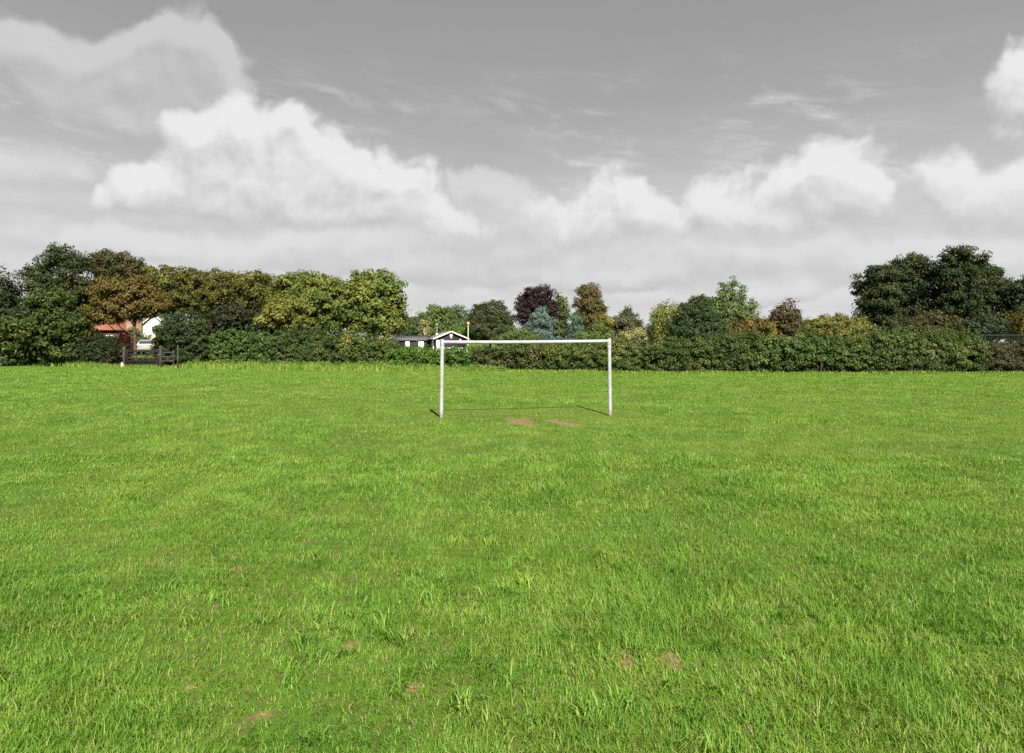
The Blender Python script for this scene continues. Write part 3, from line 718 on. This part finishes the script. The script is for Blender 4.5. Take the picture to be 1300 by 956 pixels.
T('brown_oak', 'dark brown round-topped tree standing alone above the hedge', 'tree', 70, [(1000, 397, 15, 13), (986, 403, 11, 11), (1010, 401, 9, 11), (1000, 415, 25, 12)], M['brown_oak'], leaf=.22, lai=1.6)
T('olive_thicket', 'yellow-olive spreading tree left of the big dark trees', 'tree', 58, [(1038, 413, 17, 10), (1063, 410, 22, 10), (1086, 413, 17, 11), (1060, 425, 44, 12)], M['yellow_olive'], clump=.42, leaf=.18)
T('far_tree', 'distant dark green treetop between the poplar and the dark brown tree', 'tree', 120, [(970, 412, 14, 7), (985, 418, 20, 8)], M['dark_sycamore'], leaf=.34)
T('far_tree', 'distant dark green treetop between the dark brown tree and the yellow-olive one', 'tree', 120, [(1022, 414, 12, 6), (1032, 420, 20, 8)], M['dark_sycamore'], leaf=.34)
# right group
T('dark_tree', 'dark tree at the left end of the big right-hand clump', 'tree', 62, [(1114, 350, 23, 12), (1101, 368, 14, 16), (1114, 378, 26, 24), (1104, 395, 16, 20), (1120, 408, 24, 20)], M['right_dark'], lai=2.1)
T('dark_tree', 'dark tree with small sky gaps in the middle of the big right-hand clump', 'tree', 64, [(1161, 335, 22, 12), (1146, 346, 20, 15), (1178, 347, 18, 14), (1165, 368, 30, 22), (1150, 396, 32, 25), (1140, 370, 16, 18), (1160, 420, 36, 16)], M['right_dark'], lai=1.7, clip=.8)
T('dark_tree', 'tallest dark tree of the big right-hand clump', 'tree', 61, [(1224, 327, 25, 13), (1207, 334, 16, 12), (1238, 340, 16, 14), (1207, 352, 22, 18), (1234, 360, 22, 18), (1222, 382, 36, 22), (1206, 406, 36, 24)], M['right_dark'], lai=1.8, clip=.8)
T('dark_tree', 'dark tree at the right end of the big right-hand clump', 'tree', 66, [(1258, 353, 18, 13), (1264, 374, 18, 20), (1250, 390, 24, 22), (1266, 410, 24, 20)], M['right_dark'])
T('shade_shrub', 'olive-tinged shrub growing out below the big dark trees', 'shrub', 50, [(1162, 410, 18, 9), (1190, 408, 24, 9), (1175, 424, 34, 12), (1148, 422, 20, 10)], M['dark_olive'], clump=.4, leaf=.18)
T('dark_tree', 'low dark tree filling the gap above the dark brownish hedge', 'tree', 56, [(1270, 416, 26, 16), (1240, 420, 26, 14), (1292, 420, 24, 14)], M['right_teal'], leaf=.2)
T('dark_tree', 'blue-tinged dark tree cut by the right edge of the picture', 'tree', 64, [(1299, 366, 18, 17), (1316, 378, 30, 26), (1297, 392, 18, 22), (1320, 410, 30, 24)], M['right_teal'])
T('russet_shrub', 'dark russet bush at the right edge below the blue-tinged tree', 'bush', 52, [(1300, 402, 11, 14), (1306, 418, 16, 14)], M['russet'], leaf=.17)

# ------------------------------------------------------------------ goal
def paint_mat():
    m, nt, out = new_mat('chipped_white_paint'); p = pos(nt)
    n1 = noise(nt, p, 5, 6, .7); n2 = noise(nt, p, 22, 5, .75)
    col = mixc(nt, n1.ss(.35, .7), (.335, .345, .355), (.23, .235, .235))
    sp = nt.nodes.new('ShaderNodeSeparateXYZ'); nt.links.new(p.o, sp.inputs[0]); z = S(nt, sp.outputs[2])
    rust = (n2 + z.ss(.30, .0) * .20).ss(.66, .72)
    col = mixc(nt, rust, col, (.20, .10, .05))
    grey = noise(nt, p, 11, 4, .6).ss(.56, .66); col = mixc(nt, grey * .6, col, (.30, .295, .28))
    principled(nt, out, col, n1.ss(.3, .7, .35, .6), .4, bump=(n2, .2, .004))
    return m
PAINT = paint_mat()
STEEL = flat('dull_steel', (.30, .30, .31), .45, .5, .8)
gl, gr = at(559.5, 531.5, 1604 / 98.5), at(774.5, 527.5, 1604 / 94.5)
gl = np.array([gl[0], 16.42, 0]); gr = np.array([2.447, 17.02, 0])
gl[2] = float(ground_z(gl[0], gl[1])); gr[2] = float(ground_z(gr[0], gr[1]))
root = empty('football_goal', (gl + gr) / 2, 'weathered white goal of two posts and a crossbar without a net', 'goal')
b0 = np.array(root.location)
zl, zr = EYE + (435.0 - 435.2) / 867 * 16.42 + .0, EYE + (433 - 432.5) / 867 * 17.02
RP = .044
for q, zt in ((gl, EYE - .02), (gr, EYE + .005)):
    m = MB(); a = q - b0
    lean = -.012 if q is gl else .012
    zz = zt - b0[2]
    tx = a[0] - lean * zz * 1.0
    m.tube([(a[0], a[1], a[2] - .25), (a[0], a[1], a[2] + .02), (tx, a[1], zz - RP * .2)], RP, 20)
    post = m.build('post', PAINT, root, True)
    c = MB()                                   # sleeve at the top and its bolt
    c.tube([(tx, a[1], zz - .19), (tx, a[1], zz + .052)], RP + .006, 20)
    c.lathe((tx, a[1], zz + .052), [(RP + .006, 0), (RP * .8, .008), (.01, .012)], 20)
    c.build('corner_sleeve', PAINT, post, True)
    bt = MB(); bt.tube([(tx, a[1] - RP - .002, zz - .07), (tx, a[1] - RP - .016, zz - .07)], .012, 8); bt.build('bolt', STEEL, post)
al, ar = gl - b0, gr - b0
m = MB()
tl = np.array([al[0] + .012 * EYE, al[1], EYE - .025 - b0[2]]); tr_ = np.array([ar[0] - .012 * EYE, ar[1], EYE + .0 - b0[2]])
pts = [tl + (tr_ - tl) * t + np.array([0, 0, -.012 * math.sin(math.pi * t)]) for t in np.linspace(0, 1, 13)]
m.tube(pts, RP * .93, 20)
m.build('crossbar', PAINT, root, True)

# ------------------------------------------------------------------ field gate and posts
OLDWOOD = flat('weathered_timber', (.045, .040, .034), .85, .15, var=.4, scale=5, bump=.5)
GATEWOOD = flat('shade_darkened_timber', (.022, .020, .018), .9, .08, var=.4, scale=5, bump=.5)  # gate timber coloured darker to stand for the shade on it
def px_x(px, Y): return (px - 650) / 867 * Y
Yg = 48.2
gx0, gx1 = px_x(160, Yg), px_x(201, Yg)
gb = base(181, Yg)
root = empty('field_gate', gb, 'weathered timber field gate with five shade-coloured rails below the chestnut', 'gate')
w2 = (gx1 - gx0) / 2
for z in (.22, .42, .63, .86, 1.12):
    m = MB(); m.box((0, 0, z), (2 * w2, .035, .085 if z < 1 else .11), bev=.006); m.build('rail', GATEWOOD, root)
for s in (-1, 1):
    m = MB(); m.box((s * (w2 - .05), -.037, .66), (.10, .036, 1.14), bev=.006); m.build('stile', GATEWOOD, root)
m = MB(); m.tube([(-w2 + .1, .04, .2), (w2 - .1, .04, 1.1)], .034, 4); m.build('brace', GATEWOOD, root)
m = MB(); m.box((w2 + .02, -.06, .86), (.16, .02, .05)); m.build('latch', STEEL, root)
def post(px, Y, h, w, label, name='gate_post', py=None):
    r = MB(); q = base(px, Y)
    r.box((0, 0, h / 2 - .1), (w, w, h + .2), bev=.015)
    r.box((0, 0, h + .012), (w * .8, w * .8, .03), bev=.01)
    o = r.build(name, OLDWOOD); o.location = q
    return tag(o, label, 'post')
post(204, 48.1, 1.52, .17, 'stout grey timber post at the right end of the field gate')
post(157.5, 48.3, 1.45, .17, 'dark timber post at the left end of the field gate')
post(225.6, 45.9, 1.55, .085, 'thin pale stake in front of the round yew bush', 'fence_stake')
q = base(213, 48.0); root = empty('rail_fence', q, 'short two-rail timber fence between the gate post and the yew bush', 'fence')
for z in (.75, 1.05, .45):
    m = MB(); m.box((0, 0, z), (.86, .04, .09), bev=.008); m.build('rail', OLDWOOD, root)
m = MB(); m.box((.38, .045, .6), (.09, .05, 1.25), bev=.008); m.build('fence_post', OLDWOOD, root)
r = MB(); q = base(155, 47.4)
r.tube([(0, 0, -.1), (.0, 0, .06), (-.02, .02, .24), (-.06, .03, .36)], [.13, .12, .09, .03], 9); r.tube([(.02, 0, .05), (.10, 0, .16), (.17, -.02, .2)], [.06, .045, .02], 7)
o = r.build('tree_stump', BARK_PALE, None, True); o.location = q; tag(o, 'small pale broken stump in the grass left of the gate', 'stump')

# ------------------------------------------------------------------ buildings
BLACKWOOD = None
def cladding(name, col, pitch, axis=2, gap=.35, rough=.7):
    m, nt, out = new_mat(name); p = pos(nt)
    sp = nt.nodes.new('ShaderNodeSeparateXYZ'); nt.links.new(p.o, sp.inputs[0])
    z = (S(nt, sp.outputs[axis]) / pitch)._m('FRACT')
    n = noise(nt, p, 4, 5, .65)
    c = mixc(nt, n.ss(.3, .7), [x * .75 for x in col], [x * 1.3 for x in col])
    c = mixc(nt, z.ss(.0, .08, 1, 0) * gap, c, [x * .35 for x in col])
    principled(nt, out, c, rough, .25, bump=(z, .5, .02))
    return m
BLACKWOOD = cladding('black_weatherboard', (.014, .012, .012), .16)
TILE_GREY = cladding('grey_brown_roof_tiles', (.165, .135, .110), .20, gap=.5, rough=.85)
TILE_SLATE = cladding('dark_grey_roof_felt', (.082, .080, .086), .25, gap=.4, rough=.8)
TILE_RED = cladding('orange_red_roof_tiles', (.20, .080, .050), .20, gap=.4, rough=.8)
TILE_BROWN = cladding('brown_roof_tiles', (.24, .155, .095), .20, gap=.4, rough=.85)
BRICK = cladding('red_brick', (.36, .075, .05), .075, gap=.3, rough=.85)
BRICK_DARK = cladding('brown_brick', (.12, .07, .05), .075, gap=.3, rough=.85)
RENDER = flat('cream_render', (.50, .46, .385), .8, .15, var=.06, scale=.8)
WHITE = flat('white_gloss_paint', (.82, .82, .80), .4, .4, var=.05, scale=2)
def glass_mat():
    m, nt, out = new_mat('window_glass'); b = principled(nt, out, (.035, .045, .055), .05, .6); return m
GLASS = glass_mat()

def gable_house(name, label, loc, rz, W_, D_, eave, rise, wall_m, roof_m, trim_m=None, over=.3, cat='house', thick=.12, ridge='y', hip=0.0):
    """ridge along local y, gable towards local -y."""
    root = empty(name, loc, label, cat, None, rz)
    w = MB(); hx, hy = W_ / 2, D_ / 2
    v = [(-hx, -hy, -.3), (hx, -hy, -.3), (hx, -hy, eave), (0, -hy, eave + rise), (-hx, -hy, eave)]
    v += [(a, hy, c) for a, _, c in v]
    w.add(v, [(0, 1, 2, 3, 4), (9, 8, 7, 6, 5), (0, 5, 6, 1), (1, 6, 7, 2), (4, 9, 5, 0), (2, 7, 8, 3), (3, 8, 9, 4)])
    w.build('wall', wall_m, root)
    r = MB()
    sl = rise / hx; ex = hx + over; ez = eave - over * sl
    for s in (-1, 1):
        a = [(0, -hy - over, eave + rise + .02), (s * ex, -hy - over, ez + .02), (s * ex, hy + over, ez + .02), (0, hy + over, eave + rise + .02)]
        bb = [(x, y, z + thick) for x, y, z in a]
        f = [(0, 1, 2, 3), (7, 6, 5, 4), (0, 4, 5, 1), (1, 5, 6, 2), (2, 6, 7, 3), (3, 7, 4, 0)]
        if s < 0: f = [q[::-1] for q in f]
        r.add(a + bb, f)
    rf = r.build('roof', roof_m, root)
    if trim_m:
        for s in (-1, 1):
            t = MB()
            y0, y1 = -hy - over - .05, -hy - over - .003
            top_ = [(0, eave + rise + .145), (s * (ex + .03), ez + .145), (s * (ex + .03), ez + .0), (0, eave + rise + .0)]
            a = [(x, y0, z) for x, z in top_] + [(x, y1, z) for x, z in top_]
            f = [(0, 1, 2, 3), (7, 6, 5, 4), (0, 4, 5, 1), (1, 5, 6, 2), (2, 6, 7, 3), (3, 7, 4, 0)]
            t.add(a, f if s < 0 else [q[::-1] for q in f]); t.build('bargeboard', trim_m, root)
    return root
def along(px, Y, d):
    """a spot d metres behind the one at px, Y on the same line of sight, and the turn that faces it back"""
    b = base(px, Y); a = math.atan2(b[0], b[1]); x, y = b[0] + math.sin(a) * d, b[1] + math.cos(a) * d
    return (x, y, float(ground_z(x, y))), -a
def window(root, c, w, h, axis, frame_m=None, n=(-1)):
    """axis 'y': in a wall facing local -y; axis 'x': facing local -x; 'X' facing +x"""
    fm = frame_m or WHITE
    f = MB(); t = .07
    def bx(u, z, du, dz, d, off):
        if axis == 'y': f_.box((c[0] + u, c[1] - off, c[2] + z), (du, d, dz))
        elif axis == 'x': f_.box((c[0] - off, c[1] + u, c[2] + z), (d, du, dz))
        else: f_.box((c[0] + off, c[1] + u, c[2] + z), (d, du, dz))
    f_ = f
    bx(0, h / 2 - t / 2, w, t, .08, .03); bx(0, -h / 2 + t / 2, w, t, .08, .03)
    for s in (-1, 1): bx(s * (w / 2 - t / 2), 0, t, h - 2 * t, .08, .03)
    bx(0, 0, .05, h - 2 * t, .06, .03)
    wn = f.build('window', fm, root)
    f_ = MB(); bx(0, 0, w - .1, h - .1, .02, .012); f_.build('pane', GLASS, wn)
    return wn
def panel(root, name, c, w, h, axis, m, d=.05):
    b = MB()
    if axis == 'y': b.box((c[0], c[1] - d / 2 - .003, c[2]), (w, d, h), bev=.006)
    else: b.box((c[0] - d / 2 - .003, c[1], c[2]), (d, w, h), bev=.006)
    return b.build(name, m, root)

# black clubhouse: gable turned a little to the right
Yc = 80.0; s = Yc / 867
W_, Dd = 3.75, 4.6
th = R(20)
apex = at(573, 421.5, Yc)
ctr = np.array([apex[0] - math.sin(th) * (Dd / 2 + .3), Yc + math.cos(th) * (Dd / 2 + .3), 0])
ctr[2] = float(ground_z(ctr[0], ctr[1]))
eave = EYE + (433 - 431.0) * s; ridge = EYE + (433 - 421.5) * s
root = gable_house('clubhouse', 'black timber clubhouse with white bargeboards and a grey tiled roof behind the ivy hedge', ctr, th, W_, Dd, eave - ctr[2] + .08, ridge - eave - .1, BLACKWOOD, TILE_GREY, WHITE, over=.28, cat='clubhouse')
hy = Dd / 2; hx = W_ / 2
d = panel(root, 'door', (-hx + .32, -hy, 1.0), .36, 1.95, 'y', WHITE)
panel(root, 'door', (-hx, -hy + 1.0, 1.0), .75, 1.9, 'x', WHITE)
window(root, (-hx, hy - 1.2, 1.35), .9, .75, 'x', OLDWOOD)
panel(root, 'lamp', (1.15, -hy, eave - .02), .14, .17, 'y', WHITE, .12)
# round badge in the gable with a small lamp below
sg = MB(); zc = EYE + (433 - 425.6) * s
sg.tube([(.02, -hy - .008, zc), (.02, -hy - .06, zc)], .21, 24); badge = sg.build('badge', WHITE, root, False)
ORANGE = flat('orange_enamel', (.72, .20, .06), .4, .4, var=.08)
sg = MB(); sg.add([(.02 + .205 * math.cos(a), -hy - .064, zc + .205 * math.sin(a)) for a in np.linspace(R(120), R(215), 10)] + [(-.02, -hy - .064, zc)] +
                  [(.02 + .205 * math.cos(a), -hy - .075, zc + .205 * math.sin(a)) for a in np.linspace(R(120), R(215), 10)] + [(-.02, -hy - .075, zc)],
                  [tuple(range(11))[::-1], tuple(range(11, 22))] + [(i, (i + 1) % 11, 11 + (i + 1) % 11, 11 + i) for i in range(11)])
sg.build('badge_segment', ORANGE, badge)
sg = MB(); sg.box((.02, -hy - .03, zc + .03), (.22, .0, 0)) if False else None
lm = MB(); lm.lathe((.03, -hy - .12, zc - .34), [(.03, .09), (.09, .06), (.11, 0), (.05, -.03)], 14); lm.box((.03, -hy - .05, zc - .27), (.03, .11, .03)); lm.build('wall_lamp', WHITE, root)
# mast on the left slope
mx = MB(); mxp = -.95; mz = eave + (ridge - eave) * (1 - .95 / hx) - ctr[2]
mx.lathe((mxp, .6, mz + .02), [(.14, 0), (.14, .22), (.10, .28), (.03, .3)], 12); bp = mx.build('flue_base', WHITE, root, True)
GALV = flat('galvanised_metal', (.42, .43, .43), .5, .4, .4, var=.15)
mx = MB(); mx.tube([(mxp, .6, mz + .3), (mxp, .6, mz + 1.25)], .03, 8); mx.lathe((mxp, .6, mz + 1.25), [(.05, 0), (.2, .09), (.22, .15), (.06, .24)], 12); mx.build('mast', GALV, root, True)
# low wing to the left
wl = np.array([px_x(522, 83), 83.2, 0]); wl[2] = float(ground_z(wl[0], wl[1]))
wing = MB()
ww = 3.0; wd = 3.0; e1 = EYE + (433 - 432.2) * 82 / 867; r1 = EYE + (433 - 426.3) * 83 / 867
root2 = gable_house('wing_building', 'low black timber wing with a dark felt roof left of the clubhouse gable', wl, R(96), 2.6, 3.7, e1 - wl[2], r1 - e1 - .1, BLACKWOOD, TILE_SLATE, None, over=.18, cat='clubhouse')
# its long side (local +x turned to face the field) : local x = +1.3 faces -Y after rz=96deg -> use local -x? both fitted below
for u, w_ in ((-1.2, .62), (.42, .46)):
    bq = MB(); bq.box((-1.3 - .028, u, 1.2), (.05, w_, 1.3), bev=.006); bq.build('door', WHITE, root2)
    bq = MB()
# flat stretch at hedge top in front of the gable: pale boarded fence
PALE = flat('pale_boards', (.46, .43, .40), .8, .2, var=.2)
q = np.array([px_x(575, 76.5), 76.5, 0]); q[2] = float(ground_z(q[0], q[1]))
root3 = empty('board_fence', q, 'pale low boarded fence in front of the clubhouse gable', 'fence', None, R(4))
b = MB()
for i in range(16): b.box((-1.6 + i * .205, 0, .58), (.18, .025, 1.05), bev=.004)
b.build('board_panel', PALE, root3)
for xx in (-1.55, 0, 1.5):
    b = MB(); b.box((xx, .05, .62), (.08, .07, 1.25), bev=.005); b.build('fence_post', PALE, root3)

# beacon with an orange globe
q = base(594.3, 74); root = empty('beacon', q, 'slim pale pole topped by an orange globe, right of the clubhouse', 'beacon')
hz_ = EYE + (433 - 410.5) * 74 / 867 - q[2]
b = MB(); b.tube([(0, 0, -.2), (0, 0, hz_ - .18)], .045, 10); b.build('pole', flat('pale_green_paint', (.50, .60, .48), .5, .3, var=.08), root, True)
b = MB(); b.lathe((0, 0, hz_ - .18), [(.05, 0), (.13, .06), (.17, .16), (.13, .28), (.03, .35)], 14); b.build('globe', flat('orange_globe_plastic', (.80, .30, .10), .35, .4, var=.06), root, True)

# red-brick bungalow, far left
Yb = 74; s = Yb / 867
ctr, trn = along(124, Yb, 3.5)
e_ = EYE + (433 - 419.5) * s - ctr[2]
root = gable_house('brick_bungalow', 'brick bungalow with an orange tiled roof seen under the golden chestnut', ctr, R(90) + trn, 7.0, 4.7, e_ + .2, 2.4, BRICK_DARK, TILE_RED, None, over=.35, cat='bungalow')
hx_ = 3.5
window(root, (-hx_, -.9, 1.5), 1.3, 1.0, 'x'); 
# red-painted lean-to with an oval pane, and white rounded edge
q = base(158.5, 71); root = empty('red_shed', q, 'small red shed with an oval window and cream corner under the chestnut', 'shed', None, R(22))
REDP = flat('red_paint', (.52, .055, .045), .5, .3, var=.12)
b = MB(); b.box((0, .5, 1.17), (1.02, 1.0, 2.34), bev=.02); bodyp = b.build('wall', REDP, root)
b = MB(); b.box((0, .5, 2.40), (1.2, 1.2, .09), bev=.02); b.build('roof', TILE_BROWN, root)
b = MB(); b.tube([(.02, -.003, 1.72), (.02, -.03, 1.72)], .0001, 4)
ov = [(.02 + .115 * math.cos(a), .24 * math.sin(a) + 1.62) for a in np.linspace(0, 2 * math.pi, 20, endpoint=False)]
b = MB(); b.loft([[(x, y, z) for x, z in ov] for y in (.02, -.035)]); wn = b.build('window', WHITE, root)
b = MB(); b.loft([[(.02 + (x - .02) * .7, y, 1.62 + (z - 1.62) * .75) for x, z in ov] for y in (-.036, -.045)]); b.build('pane', GLASS, wn)
b = MB(); b.box((.545, -.03, 1.12), (.08, .08, 2.2), bev=.01); b.build('corner_board', RENDER, root)
cr = [(-.62 + .12 * math.cos(a), 1.75 + .45 * math.sin(a)) for a in np.linspace(R(100), R(260), 10)]
cr = cr + [(x + .09, z) for x, z in cr[::-1]]
b = MB(); b.loft([[(x, y, z) for x, z in cr] for y in (-.02, -.07)]); b.build('arched_trim', WHITE, root)

# cream house and its brown-roofed neighbour
q, trn = along(191, 100, 3); root = gable_house('cream_house', 'pale cream rendered house glimpsed beneath the chestnut leaves', q, trn + R(6), 2.6, 6.0, 3.9, 1.3, RENDER, TILE_BROWN, WHITE, over=.3, cat='house')
window(root, (.25, -3.0, 3.1), .8, .9, 'y'); window(root, (.3, -3.0, 1.3), .9, 1.1, 'y')
q, trn = along(158, 90, 3); root = gable_house('brown_roofed_house', 'low house with a plain brown tiled roof behind the red shed', q, R(90) + trn, 6.0, 3.4, 2.75, 2.0, BRICK_DARK, TILE_BROWN, None, over=.3, cat='house')
window(root, (-3.0, 0, 1.5), 1.2, 1.0, 'x')
# lamp post
q = base(180.4, 69); root = empty('street_lamp', q, 'tall slim white lamp post behind the parked silver car', 'street lamp')
b = MB(); b.tube([(0, 0, -.2), (0, 0, .9), (0, 0, 4.6), (.05, -.1, 4.85), (.1, -.55, 5.0)], [.075, .06, .05, .045, .04], 10); b.build('pole', flat('white_grey_paint', (.68, .68, .66), .5, .3, var=.08), root, True)
b = MB(); b.box((.1, -.75, 4.99), (.2, .5, .12), bev=.04); b.build('lantern', GALV, root)

# tiny white cottage in the middle distance
q = base(814, 112); root = gable_house('white_cottage', 'tiny white cottage with a brown roof, just left of the dark cypress', (q[0], q[1] + 2.5, q[2]), R(12), 2.6, 4.0, 2.35, 1.1, RENDER, TILE_BROWN, WHITE, over=.25, cat='cottage')
window(root, (.3, -2.5, 1.7), .8, .8, 'y')

# parked silver car, tail towards the field
def car():
    q = base(184.5, 65.5)
    root = empty('parked_car', q, 'silver hatchback parked tail-on behind the field gate', 'car', None, R(18))
    SIL = flat('silver_car_paint', (.36, .375, .40), .3, .5, .35, var=.04); DK = flat('black_rubber', (.02, .02, .02), .7, .3); REDL = flat('red_lamp_lens', (.45, .02, .02), .2, .5)
    def sec(y, zs, ws):
        return [(-w, y, z) for z, w in zip(zs, ws)] + [(w, y, z) for z, w in list(zip(zs, ws))[::-1]]
    W1 = [.74, .84, .86, .85, .80]
    S_ = [(0.0, [.36, .48, .70, .88, .95], [.66, .76, .80, .79, .74]), (.08, [.30, .45, .70, .90, 1.0], [.72, .83, .86, .84, .78]), (.9, [.22, .42, .70, .92, .98], W1), (2.6, [.22, .42, .68, .88, .95], W1),
          (3.1, [.22, .42, .66, .82, .90], W1), (3.9, [.28, .42, .58, .70, .74], [.70, .80, .82, .80, .74]), (4.05, [.34, .42, .54, .62, .66], [.60, .7, .72, .70, .64])]
    b = MB(); b.loft([sec(y, z, w) for y, z, w in S_]); b.build('body', SIL, root, True)
    b = MB()
    C_ = [(.10, .985, .76, 1.0, .75), (.38, .98, .77, 1.36, .60), (.75, .97, .78, 1.44, .60), (1.7, .97, .78, 1.46, .60), (2.3, .95, .78, 1.38, .60), (3.0, .92, .76, .94, .74)]
    b.loft([[(-w0, y, z0), (-w1, y, z1), (w1, y, z1), (w0, y, z0)] for y, z0, w0, z1, w1 in C_]); b.build('cabin', SIL, root, True)
    b = MB(); v = [(-.66, .13, 1.04), (.66, .13, 1.04), (.53, .36, 1.33), (-.53, .36, 1.33)]
    b.add([(x, y - .012, z + .008) for x, y, z in v] + v, [(0, 1, 2, 3), (7, 6, 5, 4), (0, 4, 5, 1), (1, 5, 6, 2), (2, 6, 7, 3), (3, 7, 4, 0)]); b.build('rear_window', GLASS, root)
    for s in (-1, 1):
        b = MB(); v = [(s * .772, .55, 1.02), (s * .782, 2.55, .99), (s * .628, 2.2, 1.34), (s * .622, .75, 1.38)]
        b.add(v + [(x + s * .02, y, z + .004) for x, y, z in v], [(0, 1, 2, 3), (7, 6, 5, 4), (0, 4, 5, 1), (1, 5, 6, 2), (2, 6, 7, 3), (3, 7, 4, 0)]); b.build('side_window', GLASS, root)
        b = MB(); b.box((s * .70, .03, .82), (.17, .10, .24), bev=.02); b.build('tail_light', REDL, root)
        for y in (.75, 3.25):
            b = MB(); b.tube([(s * .64, y, .30), (s * .85, y, .30)], .30, 22); wh = b.build('wheel', DK, root, True)
            b = MB(); b.tube([(s * .85, y, .30), (s * .862, y, .30)], .19, 16); b.build('rim', GALV, wh, True)
    b = MB(); b.box((0, -.04, .46), (1.5, .14, .16), bev=.04); b.build('bumper', DK, root)
    b = MB(); b.box((0, -.02, .76), (.52, .02, .11)); b.build('number_plate', flat('yellow_plate', (.75, .58, .08), .4, .3, var=.03), root)
car()

# green mesh fence behind the right-hand hedge
q = base(1282, 44.5); root = empty('mesh_fence', q, 'tall green mesh fence with thin rails above the hedge at the far right', 'fence')
GREENP = flat('green_coated_wire', (.022, .036, .031), .5, .25, var=.1)
x0 = -1.6; x1 = 6.0
top_z = EYE + (433 - 425.5) * 44.5 / 867
for i in range(5):
    b = MB(); b.tube([(x0 + i * 2.15, 0, -.2), (x0 + i * 2.15, 0, top_z - q[2] + .03)], .03, 8); b.build('fence_post', GREENP, root, True)
b = MB()
for k in range(60): b.tube([(x0 + k * .145, .0, .05), (x0 + k * .145, 0, top_z - q[2])], .006, 4)
for k in range(12): b.tube([(x0, .0, .1 + k * .19), (x1, 0, .1 + k * .19)], .006, 4)
b.build('wire_mesh', GREENP, root)
b = MB(); b.tube([(x0, -.035, top_z - q[2]), (x1, -.035, top_z - q[2])], .024, 8); b.build('rail', GREENP, root, True)
b = MB(); b.tube([(1.2, -.06, top_z - q[2] - .27), (x1, -.06, top_z - q[2] - .27)], .028, 8); b.build('rail', flat('pale_rail_paint', (.18, .22, .22), .5, .3), root, True)
# white bar (barrier) half hidden in the hedge
q = base(1142, 43); root = empty('white_barrier', q, 'short white rail on two posts showing above the hedge below the dark trees', 'barrier')
zt = EYE + (433 - 430.2) * 43 / 867 - q[2]
b = MB(); b.box((0, 0, zt), (.62, .05, .09), bev=.01); b.build('rail', WHITE, root)
for s in (-1, 1):
    b = MB(); b.box((s * .26, .052, zt / 2 - .05), (.06, .05, zt + .05), bev=.006); b.build('barrier_post', OLDWOOD, root)

# ------------------------------------------------------------------ camera and view
cam = bpy.data.cameras.new('camera'); co = bpy.data.objects.new('camera', cam); COL.objects.link(co)
cam.sensor_width = 36; cam.lens = 24.0; cam.shift_y = -45 / 1300; cam.clip_end = 5000; cam.clip_start = .05
co.location = (0, 0, EYE); co.rotation_euler = (R(90), 0, 0)
SC.camera = co
SC.view_settings.view_transform = 'Standard'; SC.view_settings.look = 'None'; SC.view_settings.gamma = 1
SC.view_settings.exposure = 1.2; SC.view_settings.use_curve_mapping = False
SC.cycles.max_bounces = 6; SC.cycles.diffuse_bounces = 3; SC.cycles.transmission_bounces = 3; SC.cycles.glossy_bounces = 2
SC.cycles.use_denoising = False
